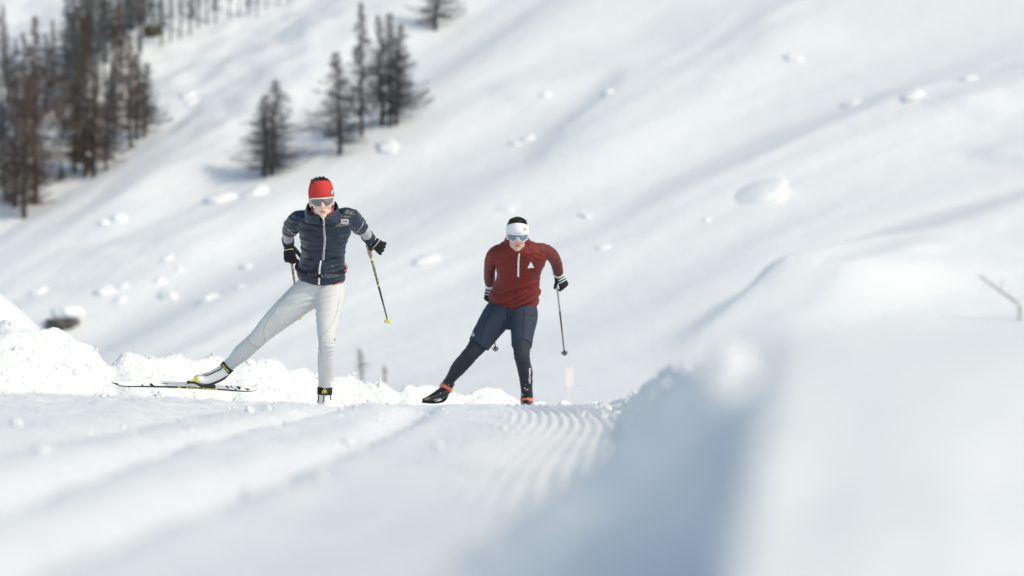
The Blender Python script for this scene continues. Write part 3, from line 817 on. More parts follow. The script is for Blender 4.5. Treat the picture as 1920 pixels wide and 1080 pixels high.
def band(name, M, k, z0, z1, m, parent, rx=.081, ry=.100, yo=-.008, th0=0, th1=2*math.pi, nz=8, top_in=.10, thick=.004, wav=0):
    """a strip of cloth around the head: z0(th), z1(th) give its lower and upper edge (th = 0 at the face)"""
    n = 64; V, Fc = [], []; closed = abs(th1 - th0 - 2*math.pi) < 1e-3; cols = n if closed else n + 1
    for lay in (0, 1):
        for j in range(nz + 1):
            for i in range(cols):
                th = th0 + (th1 - th0) * i / n; t = j / nz; z = z0(th) * (1 - t) + z1(th) * t
                sh = 1 - top_in * max(0, (z - .03) / .10) ** 2; o_ = lay * thick
                bulge = .003 * math.sin(math.pi * t)
                V.append(M @ Vector(((rx + o_ + bulge) * sh * math.sin(th) * k, -((ry + o_ + bulge) * sh * math.cos(th) + yo) * k, z * k)))
    off = (nz + 1) * cols
    for j in range(nz):
        for i in range(n):
            a, b = j*cols + i, j*cols + (i+1) % cols; c, d = b + cols, a + cols
            Fc += [(a, d, c, b), (a+off, b+off, c+off, d+off)]
    for i in range(n):
        a, b = i, (i+1) % cols; Fc.append((a, b, b+off, a+off)); a += nz*cols; b += nz*cols; Fc.append((b, a, a+off, b+off))
    o = new_mesh(name, V, Fc, m); attach(o, parent); return o
def shield(M, k, parent, lens_mat, frame_mat, top, bot, wth, rx, ry, yo, full=False):
    """one-piece sports glasses: curved lens and a frame along its edge, with temples"""
    n = 36; V, Fc = [], []
    S = lambda th, z, o_=0: M @ Vector(((rx + o_) * math.sin(th) * k, -((ry + o_) * math.cos(th) + yo) * k, z * k))
    for lay in (0, 1):
        for j in range(7):
            for i in range(n + 1):
                th = -wth + 2 * wth * i / n; t = j / 6; V.append(S(th, bot(th) * (1 - t) + top(th) * t, .002 * lay + .004 * math.sin(math.pi * t)))
    off = 7 * (n + 1)
    for j in range(6):
        for i in range(n):
            a = j*(n+1)+i; Fc += [(a, a+n+1, a+n+2, a+1), (a+off, a+1+off, a+n+2+off, a+n+1+off)]
    lens = new_mesh('lens', V, Fc, lens_mat)
    fr = Solid()
    up = [(S(-wth + 2*wth*i/20, top(-wth + 2*wth*i/20), .003), .0042 * k) for i in range(21)]
    fr.limb(up, sub=1)
    if full:
        lo = [(S(-wth + 2*wth*i/28, bot(-wth + 2*wth*i/28), .003), .0028 * k) for i in range(29)]; fr.limb(lo, sub=1)
        for sg in (-1, 1): fr.limb([(S(sg*wth, bot(sg*wth), .003), .003*k), (S(sg*wth, top(sg*wth), .003), .003*k)])
    for sg in (-1, 1):
        fr.limb([(S(sg*wth, top(sg*wth) - .004, .002), .005*k), (S(sg*(wth+.35), top(wth) - .004, .004), .004*k), (S(sg*1.75, top(wth) - .01, .008), .003*k)], sub=3)
    frame = fr.build('glasses', frame_mat, parent); attach(lens, frame); return frame

# ---------------------------------------------------------------- hands in gloves
def hand_solid(s, C, Y, X, flip=1, curl=(40, 50, 40), spread=4, thumb=(30, 25), k=1.0, tl=.75):
    """C wrist-side centre of the palm, Y towards the knuckles, X the side fingers curl to; flip puts the thumb on the other side"""
    Y = Vector(Y).normalized(); X = Vector(X); X = (X - Y * X.dot(Y)).normalized(); Z = X.cross(Y) * flip
    T = lambda x, y, z: C + X * x * k + Y * y * k + Z * z * k
    s.limb([(T(0, -.050, 0), .033*k, .030*k), (T(0, -.02, 0), .034*k, .021*k), (T(0, .012, 0), .040*k, .018*k), (T(.002, .040, 0), .041*k, .015*k)], ref=X, sub=4)
    for i, (z, L, sp) in enumerate(((.031, .070, 1.2), (.0105, .079, .35), (-.0105, .073, -.4), (-.031, .058, -1.3))):
        p = Vector((.002, .040, z)); an = 0; pts = [(T(*p), .0115*k)]
        for q, (f, cu) in enumerate(((.46, curl[0]), (.31, curl[1]), (.23, curl[2]))):
            an += R(cu + 5 * (i - 1.5)); d = Vector((math.sin(an), math.cos(an), math.sin(R(sp * spread)) * math.cos(an)))
            p = p + d * (L * f); pts.append((T(*p), (.0108, .0100, .0088)[q]*k))
        s.limb(pts, sub=3)
    a, b = R(thumb[0]), R(thumb[1])
    p0 = Vector((.004, -.018, .026)); d1 = Vector((math.sin(a) * .8, .55 + (.75 - tl) * .5, tl)).normalized(); p1 = p0 + d1 * .038
    d2 = Vector((math.sin(a + b) * 1.1, .75, .25)).normalized(); p2 = p1 + d2 * .032; p3 = p2 + (d2 + Vector((.3, 0, -.2))).normalized() * .024
    s.limb([(T(*p0), .017*k), (T(*p1), .0135*k), (T(*p2), .0120*k), (T(*p3), .0100*k)], sub=3)
    return T

# =================================================================== THE WOMAN
DW = 28.0
def W(px, py, dd=0.0): return P(px, py, DW + dd)
woman = empty('person', W(608, 770, .05)); woman['label'] = 'woman skating uphill in navy quilted jacket, light grey tights and red headband'; woman['category'] = 'person'
kW = DW / F
def torso_rings(Wf, L, lean, k):
    out = []
    for (px, py, dd, hw, hd, tilt) in L:
        a = Vector((math.cos(R(tilt)), 0, math.sin(R(tilt)))) * hw * k
        b = Vector((0, -math.cos(R(lean)), -math.sin(R(lean)))) * hd
        out.append((Wf(px, py, dd), a, b))
    return out
def dense_rings(rings, n=4, grow=0.0, scale=1.0):
    A = [[*c, *a, *b] for c, a, b in rings]; C = catmull(A, n)
    out = []
    for r in C:
        a = Vector(r[3:6]); b = Vector(r[6:9]); out.append((Vector(r[:3]), a * scale + a.normalized() * grow, b * scale + b.normalized() * grow))
    return out
wt = [(603,521,.04,44.5,.135,-5),(601,507,.02,45.5,.133,-4),(604,490,-.01,42,.122,-1),(606,470,-.05,41,.115,0),(608,450,-.09,44.5,.122,0),(609,432,-.12,49,.125,1),(609,417,-.15,51,.112,2),(607,405,-.17,42,.092,2),(605,396,-.19,27,.070,0)]
wt_r = torso_rings(W, wt, 22, kW)
arm_wl = [(W(577,412,-.15),.064),(W(560,412,-.12),.060),(W(549,423,-.03),.055),(W(543,433,.06),.049)]
arm_wr = [(W(638,409,-.15),.064),(W(655,408,-.12),.061),(W(667,417,-.03),.056),(W(675,428,.06),.050)]
fore_wl = [(W(549,424,0),.040),(W(542,436,.10),.041),(W(540,446,.18),.037),(W(541,456,.27),.030)]
fore_wr = [(W(667,418,0),.040),(W(678,430,.10),.041),(W(687,440,.19),.036),(W(695,450,.28),.030)]
leg_wl = [(W(588,540,.05),.100),(W(569,556,.05),.104),(W(534,586,.06),.090),(W(504,613,.08),.072),(W(484,634,.10),.0585),(W(469,648,.17),.057),(W(453,662,.25),.057),(W(438,677,.35),.043),(W(431,684,.39),.040)]
leg_wr = [(W(618,540,.03),.102),(W(619,558,.0),.101),(W(616,588,-.08),.084),(W(613,616,-.16),.067),(W(613,640,-.20),.057),(W(611.5,660,-.16),.054),(W(611,680,-.10),.0555),(W(610,705,-.02),.047),(W(609.5,724,.04),.043)]
head_W = Matrix.Translation(W(603, 374, -.30)) @ Matrix.Rotation(R(-3.5), 4, 'Y') @ Matrix.Rotation(R(6), 4, 'X') @ Matrix.Rotation(R(5), 4, 'Z')
s = Solid(); head_solid(s, head_W, 1.0, True)
s.limb([(W(603, 388, -.22), .044), (W(604, 398, -.19), .046), (W(605, 408, -.16), .056)], sub=3)
s.rings(dense_rings(wt_r, 3, 0, .84), 'round', 'round')
for L in (arm_wl, arm_wr, fore_wl, fore_wr, leg_wl, leg_wr): s.limb(L, scale=.84, sub=4)
s.ball(W(603, 538, .06), (.135, .10, .08))
s.limb([(W(541,456,.27),.024),(W(541,470,.33),.02)]); s.limb([(W(695,450,.28),.024),(W(704,460,.33),.02)])
s.limb([(W(431,684,.39),.03),(W(418,694,.38),.028),(W(385,711,.30),.02)]); s.limb([(W(609.5,724,.04),.033),(W(608,745,.04),.03),(W(608,758,.02),.02)])
body_w = s.build('body', skin_w, woman, voxel=.0055, smooth=1); paint_lips(body_w, head_W, 1.0)
s = Solid(); s.ball(head_W @ Vector((0, -.0855, -.0722)), (.0125, .004, .0020), head_W.to_3x3()); mo = s.build('mouth', mat('open_mouth', (.10, .02, .02), .5, .3), body_w)
s = Solid(); s.ball(head_W @ Vector((.001, -.0870, -.0714)), (.0085, .003, .0011), head_W.to_3x3()); s.build('teeth', teeth_m, body_w)
# jacket with cap sleeves
def quilt(co, nr):
    s_ = co[:,2] - .42 * (co[:,1] - DW)
    q = np.abs(((s_ / .040 + .35 * n2(co[:,0] * 3, s_ * 2, 3)) % 1) - .5) * 2
    d = .005 * (1 - np.exp(-((1 - q) / .22) ** 2)) - .004
    d += .0085 * np.abs(n2(co[:,0] * 6 + s_ * 5, s_ * 19, 8)) + .0045 * n2(co[:,0] * 13 - s_ * 8, s_ * 26, 12)
    return d
s = Solid(); s.rings(dense_rings(wt_r, 5), 'flat', 'round'); s.limb(arm_wl, cap1='flat', sub=5); s.limb(arm_wr, cap1='flat', sub=5)
jacket = s.build('jacket', nylon, woman, voxel=.0065, smooth=2, disp=quilt)
# stand-up collar, open at the chin
def collar(name, m, parent, grow, z_lo, z_hi, gap):
    n = 40; V, Fc = [], []
    for lay in (0, 1):
        for j in range(8):
            t = j / 7
            for i in range(n + 1):
                th = gap * (1 - .2 * t) + (2 * math.pi - 2 * gap * (1 - .2 * t)) * i / n
                back = .5 - .5 * math.cos(th)           # 0 front, 1 back
                top = z_hi[0] * (1 - back) + z_hi[1] * back; z = z_lo * (1 - t) + top * t
                r = grow + .010 * math.sin(math.pi * t) + lay * -.010
                rx = (.100 + r) * (1 - .10 * t); ry = (.085 + r) * (1 - .02 * t)
                c = W(604.5, 398 , -.20)
                V.append(c + Vector((rx * math.sin(th), -ry * math.cos(th) - .02 * t - .035 * (1 - back), z - .035 * (1 - back) * (1 - t))))
    off = 8 * (n + 1)
    for j in range(7):
        for i in range(n):
            a = j*(n+1)+i; Fc += [(a, a+1, a+n+2, a+n+1), (a+off, a+n+1+off, a+n+2+off, a+1+off)]
    for i in range(n):
        a = 7*(n+1)+i; Fc.append((a, a+1, a+1+off, a+off)); Fc.append((i, i+off, i+1+off, i+1))
    for j in range(7):
        a = j*(n+1); Fc.append((a, a+n+1, a+n+1+off, a+off)); b = a + n; Fc.append((b, b+off, b+n+1+off, b+n+1))
    o = new_mesh(name, V, Fc, m); attach(o, parent); return o
col_w = collar('collar', nylon, jacket, .014, -.045, (-.020, .095), .10)
collar('collar_lining', pink_m, jacket, -.022, -.03, (.010, .050), .22)
bj = bvh_of([jacket]); bjc = bvh_of([jacket, col_w])
ribbon('zip', bjc, [(605.5,405),(607,417),(608,434),(609,450),(607.5,470),(606,487)], 3.6, white_m, jacket, n=5)
ribbon('zip', bjc, [(602,488),(600,500),(599,512),(598,536)], 3.4, white_m, jacket, n=5)
ribbon('zip_teeth', bjc, [(606.5,414),(608,434),(609,450),(607.5,470),(606,486)], 1.0, mat('dark_zip_teeth', (.12, .05, .06), .6, .3), jacket, lift=.0065, n=5)
ribbon('zip_pull', bjc, [(606,411),(607,419)], 2.4, steel, jacket, lift=.007, n=3)
# emblem of two stacked rounded loops
def loop_pts(cx, cy, w_, h_, n=20, e=.35):
    return [(cx + w_ * np.sign(math.cos(t)) * abs(math.cos(t)) ** e, cy + h_ * np.sign(math.sin(t)) * abs(math.sin(t)) ** e) for t in [2 * math.pi * i / n for i in range(n + 1)]]
for dy in (-2.9, 0, 2.9):
    ribbon('emblem', bj, [(639.6, 416 + dy - 1.2 + 0), (640.6, 416 + dy - 2.0), (646, 416.2 + dy - 2.1), (651.5, 416 + dy - 2.0), (652.6, 416 + dy - 1.0), (652.4, 416 + dy + .3), (651, 416 + dy + 1.1), (646, 416.2 + dy + 1.1), (640.6, 416 + dy + 1.0), (639.6, 416 + dy + .2), (639.6, 416 + dy - 1.2)] if dy == 0 else
           ([(639.6, 416 + dy + .5), (640, 416 + dy - .9), (642, 416 + dy - 1.6), (646, 416 + dy - 1.6), (651, 416 + dy - 1.5), (652.4, 416 + dy - .3), (652.4, 416 + dy + .5)] if dy < 0 else
            [(639.6, 416 + dy - .8), (640, 416 + dy + .6), (642, 416 + dy + 1.2), (646, 416 + dy + 1.3), (651, 416 + dy + 1.1), (652.4, 416 + dy + .2), (652.4, 416 + dy - .8)]), 1.0, white_m, jacket, n=3, thick=.0015)
for pts in ([(540,429),(545,434),(552,438),(559,440)], ):
    ribbon('sleeve_piping', bj, pts, .9, white_m, jacket, n=4)
ribbon('sleeve_piping', bj, [(667,435),(673,430),(679,421),(680,415)], .8, white_m, jacket, n=4)
ribbon('hem_piping', bj, [(606,535.5),(620,534.5),(642,527)], 1.0, pink_m, jacket, n=5, lift=.004)
# waist belt
s = Solid(); br = [(c + Vector((0, 0, .012)), a, b) for c, a, b in dense_rings(wt_r[:3], 8, .0115)][7:11]
s.rings(br); belt = s.build('belt', black_m, woman)
bb = bvh_of([belt])
lettering('lettering', bb, 'ROSSIGNOL', (623.5, 518.0), (1, -.02), (0, -1), 44, 7.0, grey_txt, belt, bold=.03, shear=.15)
s = Solid(); s.limb([(W(580,513.5,-.13),.016,.007),(W(591,515,-.14),.016,.007)], ref=(0,1,0)); s.build('buckle', black_gl, belt)
# belt tail and red puller on her left hip
s = Solid(); s.limb([(W(645,491,-.05),.003),(W(650,497,-.05),.003),(W(651,504,-.05),.004),(W(646,508,-.08),.004)], sub=4); s.build('strap_end', pink_m, belt)
s = Solid(); s.limb([(W(559,486,.02),.003),(W(551,491,.04),.003),(W(548,497,.06),.003)], sub=4); s.build('cord', black_m, jacket)
# base-layer sleeves
def cuff_wr(co, nr): return .0022 * np.sin(co[:,2] * 420 + co[:,0] * 200) * (1 + n2(co[:,0]*30, co[:,2]*30, 4))
for L in (fore_wl, fore_wr):
    s = Solid(); s.limb(L, cap1='flat', sub=5); sl = s.build('sleeve', grey_sleeve, woman, voxel=.006, smooth=1, disp=cuff_wr)
s = Solid(); s.limb([(W(688,442,.20),.0425),(W(696,451,.285),.0385)], cap0='flat', cap1='flat'); s.build('cuff', navy_knit, woman)
s = Solid(); s.limb([(W(540,448.5,.20),.0425),(W(541,458,.285),.038)], cap0='flat', cap1='flat'); s.build('cuff', navy_knit, woman)
# tights
def knee_fold(co, nr):
    d = .0012 * n2(co[:,0]*20, co[:,2]*26, 4)
    for c, u in ((W(480,637,.1), Vector((-.72, 0, -.69))), (W(613,648,-.2), Vector((0, 0, -1)))):
        q = (co - np.array(c)) @ np.array(u); r = np.linalg.norm(co - np.array(c), axis=1)
        d += .0030 * np.sin(q * 2*np.pi / .024 + 4*n2(co[:,0]*12, co[:,2]*12, 6)) * np.exp(-(r / .085) ** 2)
    c = np.array(W(595, 568, -.08)); r = np.linalg.norm(co - c, axis=1)
    d += .0048 * np.sin((co[:,2] * 1.0 - co[:,0] * .30) * 2*np.pi / .04 + 2 * n2(co[:,0] * 9, co[:,2] * 9, 2)) * np.exp(-(r / .11) ** 2)
    return d
s = Solid(); s.limb(leg_wl, cap1='flat', sub=6); s.limb(leg_wr, cap1='flat', sub=6); s.rings([(W(602,512,.06), Vector((.135,0,0)), Vector((0,-.1,0))), (W(602,528,.05), Vector((.158,0,0)), Vector((0,-.115,0))), (W(602,545,.05), Vector((.160,0,0)), Vector((0,-.110,0))), (W(602,556,.04), Vector((.125,0,0)), Vector((0,-.055,0)))], 'flat', 'round')
tights = s.build('tights', grey_tights, woman, voxel=.0065, smooth=4, disp=knee_fold)
bt = bvh_of([tights])
for pts in ([(548,540),(530,562),(510,590),(496,612),(495,625),(497,637)], [(464,633),(470,644),(480,650),(490,649)], [(636,560),(630,590),(617,615),(600,634)], [(598,630),(600,650),(604,668)]):
    ribbon('seam', bt, pts, .7, seam_d, tights, n=6, lift=.001, thick=.0012)
lettering('small_emblem', bt, 'S', (627.5, 637), (1, 0), (0, -1), 2.2, 5, grey_txt, tights, lift=.001)
# headband, hair, glasses
hb = band('headband', head_W, 1.0, lambda t: .016 - .022 * (.5 - .5 * math.cos(t)) - .006 * math.sin(t)**2, lambda t: .128 - .012 * (.5 - .5*math.cos(t)), red_fleece, woman, rx=.0775, top_in=.26)
bh = bvh_of([hb])
patch('headband_badge', bh, [(622.5,356),(624.5,358),(624,363),(621,364.5),(620.5,361)], white_m, hb)
patch('headband_badge', bh, [(624.6,357.5),(626.0,360),(625.6,364),(624.0,363.6)], black_m, hb)
s = Solid(); rnd = random.Random(2)
Th = lambda x, y, z: head_W @ Vector((x, -y, z))
s.ball(Th(0, -.015, .075), (.068, .088, .060), head_W.to_3x3())
for i in range(60):
    x, y = rnd.uniform(-.046, .044), rnd.uniform(-.05, .045); z = .060 + .074 * math.sqrt(max(0.05, 1 - (x/.075)**2 - (y/.1)**2))
    p = Th(x, y, z); e = Th(x * 1.25 + rnd.uniform(-.012, .012), y * 1.15, z + rnd.uniform(.008, .020))
    s.limb([(p, .009), ((p + e) / 2 + Vector((rnd.uniform(-.004,.004), 0, 0)), .006), (e, .0016)], sub=2)
s.build('hair', hair_b, woman)
lens_top = lambda t: .0115 + .004 * math.cos(t)
lens_bot = lambda t: -.036 + .036 * math.exp(-(t / .17) ** 2) + .034 * max(0, abs(t) - .42)
shield(head_W, 1.0, woman, lens_w, white_gloss, lens_top, lens_bot, 1.0, .080, .101, 0.0)
# gloves
def glove(name, wrist, prev, Y, X, flip, curl, m, parent, stripes, k=1.0, spread=4, thumb=(30, 25), tl=.75, wr=.036, band_=None):
    C = wrist + Vector(Y).normalized() * (.052 * k); f = (wrist - prev).normalized()
    s = Solid(); T = hand_solid(s, C, Y, X, flip, curl, spread, thumb, k, tl)
    s.limb([(wrist - f * .034, wr), (wrist, wr * .98), (wrist + f * .02, wr * .8)]); o = s.build(name, m, parent, voxel=.0034, smooth=2)
    for (y0, w_, mm) in stripes:                      # raised bands around the hand
        q = Solid(); rr = lambda y: (.0415 if y > 0 else .0365 + y * .08, .0195 if y > 0 else .0235)
        a, b = rr(y0); q.limb([(T(.001, y0 - w_/2, 0), a*k, b*k), (T(.001, y0 + w_/2, 0), a*k, b*k)], ref=(Vector(X)), cap0='flat', cap1='flat')
        q.build('stripe', mm, o)
    if band_:
        q = Solid(); q.limb([(wrist - f * .030, wr + .0025), (wrist - f * .004, wr + .0025)], cap0='flat', cap1='flat'); q.build('wrist_band', band_, o)
    return o, T
ye = yellow_p
glove('glove', W(541,456,.26), W(540,446,.18), (.10,-.1,-1), (.3,1,-.1), -1, (42,60,45), black_m, woman, [(-.026,.005,ye),(-.010,.005,ye)], 1.05, tl=.5, wr=.040)
glove('glove', W(691.5,446.5,.25), W(685,439,.18), (.66,.20,-.52), (-.1,1,.25), 1, (24,40,30), black_m, woman, [(-.030,.005,ye),(-.016,.005,ye),(.012,.004,white_m)], .98, spread=8, thumb=(50,30), wr=.040)
# boots
def boot(parent, foot, shaft, m, solem, straps, sole=None, name='boot', voxel=.005):
    s = Solid(); s.limb(foot, sub=5); s.limb(shaft, cap1='flat', sub=5); o = s.build(name, m, parent, voxel=voxel, smooth=2)
    if sole: q = Solid(); q.limb(sole, sub=4, ref=(0, 0, 1)); q.build('sole', solem, o)
    for (a, b, r, mm) in straps:
        q = Solid(); q.limb([(a, r), (b, r)], cap0='flat', cap1='flat'); q.build('strap', mm, o)
    return o
b1 = boot(woman, [(W(371,710,.27),.028,.030),(W(384,711,.30),.036,.034),(W(401,705,.34),.040,.036),(W(417,696,.38),.042,.038),(W(427,688,.40),.042)],
     [(W(421,693,.40),.042),(W(428,686,.40),.042),(W(435.5,678.5,.38),.043)], white_gloss, black_gl,
     [(W(422.0,692.5,.395),W(428.5,686,.39),.0465,black_m)],
     [(W(368,719,.27),.014,.007),(W(384,722.5,.30),.020,.008),(W(402,718,.34),.019,.008),(W(418,710,.38),.020,.009),(W(428,700,.41),.014,.010)])
bv1 = bvh_of([b1])
patch('toe_cap', bv1, [(366,703),(369,706),(373,713),(377,721),(366,720),(363,712)], yellow, b1)
ribbon('stripe', bv1, [(384.5,705),(394,702),(404,697),(413,693),(417,687)], 2.2, black_m, b1, lift=.002)
patch('stripe', bv1, [(375.5,700),(379,704.5),(386,701.5),(382,701)], black_m, b1)
patch('stripe', bv1, [(385,697),(388,700.5),(395,696.4)], black_m, b1)
ribbon('stripe', bv1, [(403,689),(410,686),(415,681)], 1.5, black_m, b1, lift=.002)
bs1 = bvh_of([o for o in b1.children if o.name.startswith('strap')])
lettering('lettering', bs1, 'FISCHER', (423.0, 690.5), (.66, .74), (.74, -.66), 18, 3.4, yellow, b1, bold=.03)
patch('cuff_mark', bv1, [(426,675),(428.5,678),(430.5,677),(428,682),(425.5,679)], black_m, b1)
patch('cuff_mark', bv1, [(438,684),(442,686),(438,689)], black_m, b1)
b2 = boot(woman, [(W(608,756,.08),.040,.036),(W(608,758,-.02),.038,.036),(W(607.5,763,-.12),.034,.028),(W(607.5,766,-.18),.026,.02)],
     [(W(608,758,.06),.044),(W(608,745,.05),.044),(W(609,734,.045),.0455),(W(609.5,722,.04),.0465)], white_gloss, black_gl,
     [(W(608.7,739.5,.045),W(609.2,725.5,.042),.0495,black_m)])
bv2 = bvh_of([b2]); bs2 = bvh_of([o for o in b2.children if o.name.startswith('strap')])
ribbon('emblem', bs2, [(604,736.5),(608.5,728.5),(613,736.5),(604,736.5)], 1.0, yellow, b2, lift=.002, n=2)
patch('emblem', bs2, [(606.2,732),(611,732),(608.6,736.5)], yellow, b2)
ribbon('stripe', bv2, [(607,740),(607.6,747),(606,755)], 1.8, black_m, b2, lift=.002)
ribbon('stripe', bv2, [(597,740),(597.5,747),(596,755)], 1.8, black_m, b2, lift=.002)
ribbon('stripe', bv2, [(619.5,740),(619,746),(621,753)], 1.6, black_m, b2, lift=.002)
ribbon('cuff_mark', bv2, [(604,723.5),(607,725)], 1.4, black_m, b2, lift=.002, n=2)

# ---------------------------------------------------------------- skis and poles
def ski(tip, tail, top_n, label, top_m, side_m, w_=.044, curl=.055):
    T0, T1 = Vector(tail), Vector(tip); ax = (T1 - T0); L = ax.length; ax.normalize()
    N = Vector(top_n); N = (N - ax * N.dot(ax)).normalized(); B = ax.cross(N)
    root = empty('ski', (T0 + T1) / 2); tag(root, label, 'ski', 'cross-country skis')
    def sec(t):
        up = curl * max(0, (t - .90) / .10) ** 1.8 + .012 * max(0, (.06 - t) / .06) ** 1.5 + .010 * math.sin(math.pi * min(1, max(0, (t - .1) / .8)))
        hw = w_ / 2 * (1 if .04 < t < .93 else (max(.22, 1 - ((t - .93) / .07) ** 2 * .8) if t >= .93 else .75 + .25 * t / .04))
        th = .006 + .012 * math.sin(math.pi * min(1, max(0, t))) ** .8
        return T0 + ax * (t * L) + N * up, hw, th
    def strip(name, y0, y1, a, b, m, t0=0., t1=1., n=60, parent=root):
        V, Fc = [], []
        for i in range(n + 1):
            t = t0 + (t1 - t0) * i / n; c, hw, th = sec(t)
            for (u, v) in ((-a, y0), (a, y0), (b, y1), (-b, y1)): V.append(c + B * (u * hw) + N * (v * th))
        for i in range(n):
            for k in range(4): Fc.append((i*4+k, (i+1)*4+k, (i+1)*4+(k+1)%4, i*4+(k+1)%4))
        Fc += [(3, 2, 1, 0), (n*4, n*4+1, n*4+2, n*4+3)]
        o = new_mesh(name, V, Fc, m, smooth=False); attach(o, parent); return o
    side = strip('core', 0, .93, 1, .99, side_m); top = strip('top_sheet', .95, 1.15, .96, .80, top_m)
    return root, side, top, sec, ax, N, B
ski_top = mat('white_ski_top', (.80, .80, .80), .3, .5)
TIP, TAIL = W(207, 720, -.12), W(476, 731.5, 1.0)
r1, side1, top1, sec1, ax1, N1, B1 = ski(TIP, TAIL, (.10, -.80, .60), 'white ski with black edge and yellow letters under the woman\'s boot', ski_top, black_gl, curl=.016)
bsk = bvh_of([side1, top1])
lettering('lettering', bsk, 'FISCHER', (377, 727.6), (1, .045), (0, -1), 62, 4.6, yellow, side1, bold=.03, shear=.35, lift=.002)
patch('ski_mark', bsk, [(330,722),(341,724),(336,729),(333,726)], yellow, side1, lift=.002)
for j, poly in enumerate(([(279,720),(284,719),(288,723),(296,725),(300,723.5),(297,727),(286,726)], [(213,717.5),(222,719.5),(219,722)], [(421,721),(425,722),(430,729),(426,728)], [(431,722.5),(434,724),(436,729)], [(443,724),(452,726),(449,731),(446,728)], [(440,729),(444,730),(441,731.5)], [(458,728),(470,730),(464,732.6)], [(300,719),(318,719.5),(310,720.5)], [(350,716.5),(362,716),(366,719),(352,718.5)], [(264,721),(270,722),(266,724)])):
    patch('graphic', bsk, poly, black_m, top1, lift=.002)
bd = Solid(); bd.limb([(W(352,717,.25),.010,.006),(W(366,716,.27),.013,.010),(W(378,722,.29),.014,.008),(W(402,725,.36),.013,.007)], sub=3); bd.build('binding', black_gl, r1)
bd = Solid(); bd.limb([(W(358,714,.245),.006),(W(365,712.5,.255),.008),(W(370,715,.265),.008)], sub=3); bd.build('binding_lever', yellow, r1)
def flat_ski(x_px, D0, zoff, label, tm, sm, Wd, yaw=0, depth_back=.75, lift0=.0):
    x = (x_px - 960) / F * D0
    dx = math.tan(R(yaw))
    g = lambda y, xx: float(ground(np.array([xx]), np.array([y]))[0])
    tip = Vector((x - dx * 1.15, D0 - 1.15, 0)); tail = Vector((x + dx * depth_back, D0 + depth_back, 0))
    z0 = (540 - zoff) / F * D0
    sl = (g(D0 + .7, x) - g(D0 - .9, x)) / 1.6
    tip.z = z0 - 1.15 * sl; tail.z = z0 + depth_back * sl
    return ski(tip, tail, (0, -.03, 1), label, tm, sm, curl=.03)
flat_ski(608, DW + .0, 775, 'ski flat on the snow under the woman\'s standing boot, mostly hidden by the crest', ski_top, black_gl, W, .3)
def pole(top, tip, label, shaft, lower, grip, bm, frac, strap, lettering_txt=None, dark=black_m, bk=.020):
    top, tip = Vector(top), Vector(tip); ax = (tip - top).normalized(); L = (tip - top).length
    root = empty('ski_pole', top); tag(root, label, 'ski pole', 'ski poles held by the two skiers')
    q = Solid(); q.limb([(top - ax * .03, .014), (top + ax * .02, .0135), (top + ax * .08, .0145), (top + ax * .14, .011)], sub=3); q.build('grip', grip, root)
    q = Solid(); q.limb([(top + ax * .13, .0088), (top + ax * (L * frac), .0078)], cap0='flat', cap1='flat'); sh = q.build('shaft', shaft, root)
    q = Solid(); q.limb([(top + ax * (L * frac), .0074), (tip - ax * .03, .0052)], cap0='flat', cap1='flat'); q.build('lower_shaft', lower, root)
    q = Solid()
    q.limb([(tip - ax * .055, .008), (tip - ax * .03, .013), (tip - ax * .01, .006), (tip + ax * .012, .003)], sub=3)
    B_ = ax.cross(Vector((0, 1, 0))).normalized(); N_ = B_.cross(ax)
    pts = [(tip - ax * .030 + (B_ * math.sin(a) - N_ * math.cos(a)) * bk - ax * .010 * abs(math.sin(a)) + ax*.012, .005, .006) for a in [R(x) for x in range(-100, 101, 20)]]
    q.limb(pts, sub=2); q.build('basket', bm, root)
    s_ = Solid(); s_.limb(strap, sub=4); s_.build('strap', dark, root)
    if lettering_txt:
        bs = bvh_of([sh]); # printed letters running down the shaft
        a0 = top + ax * .20; a1 = top + ax * (L * frac * .97)
        pr = lambda v: (960 + v.x / v.y * F, 540 - v.z / v.y * F)
        (x0, y0), (x1, y1) = pr(a0), pr(a1); u = Vector((x1 - x0, y1 - y0)); ln = u.length; u.normalize()
        lettering('lettering', bs, lettering_txt, ((x0 + x1) / 2, (y0 + y1) / 2), (u.x, u.y), (u.y, -u.x), ln, 4.6, dark, sh, bold=.04, lift=.0012)
    return root
pole(W(691,465,.31), W(727.5,604,1.40), 'yellow lettered pole with dark lower shaft hanging right of the woman', yellow_p, shaft_m, cork, yellow, .50,
     [(W(690,462,.30),.004,.008),(W(686,455,.28),.004,.010),(W(690,447,.27),.004,.010)], 'ROSSIGNOL')
pole(W(543,467,.31), W(562,596,1.40), 'yellow lettered pole passing behind the woman\'s hip with its basket under her thigh', yellow_p, shaft_m, cork, yellow, .62,
     [(W(543,466,.30),.004,.008),(W(547,460,.29),.004,.010),(W(547,452,.27),.004,.010)], 'ROSSIGNOL')

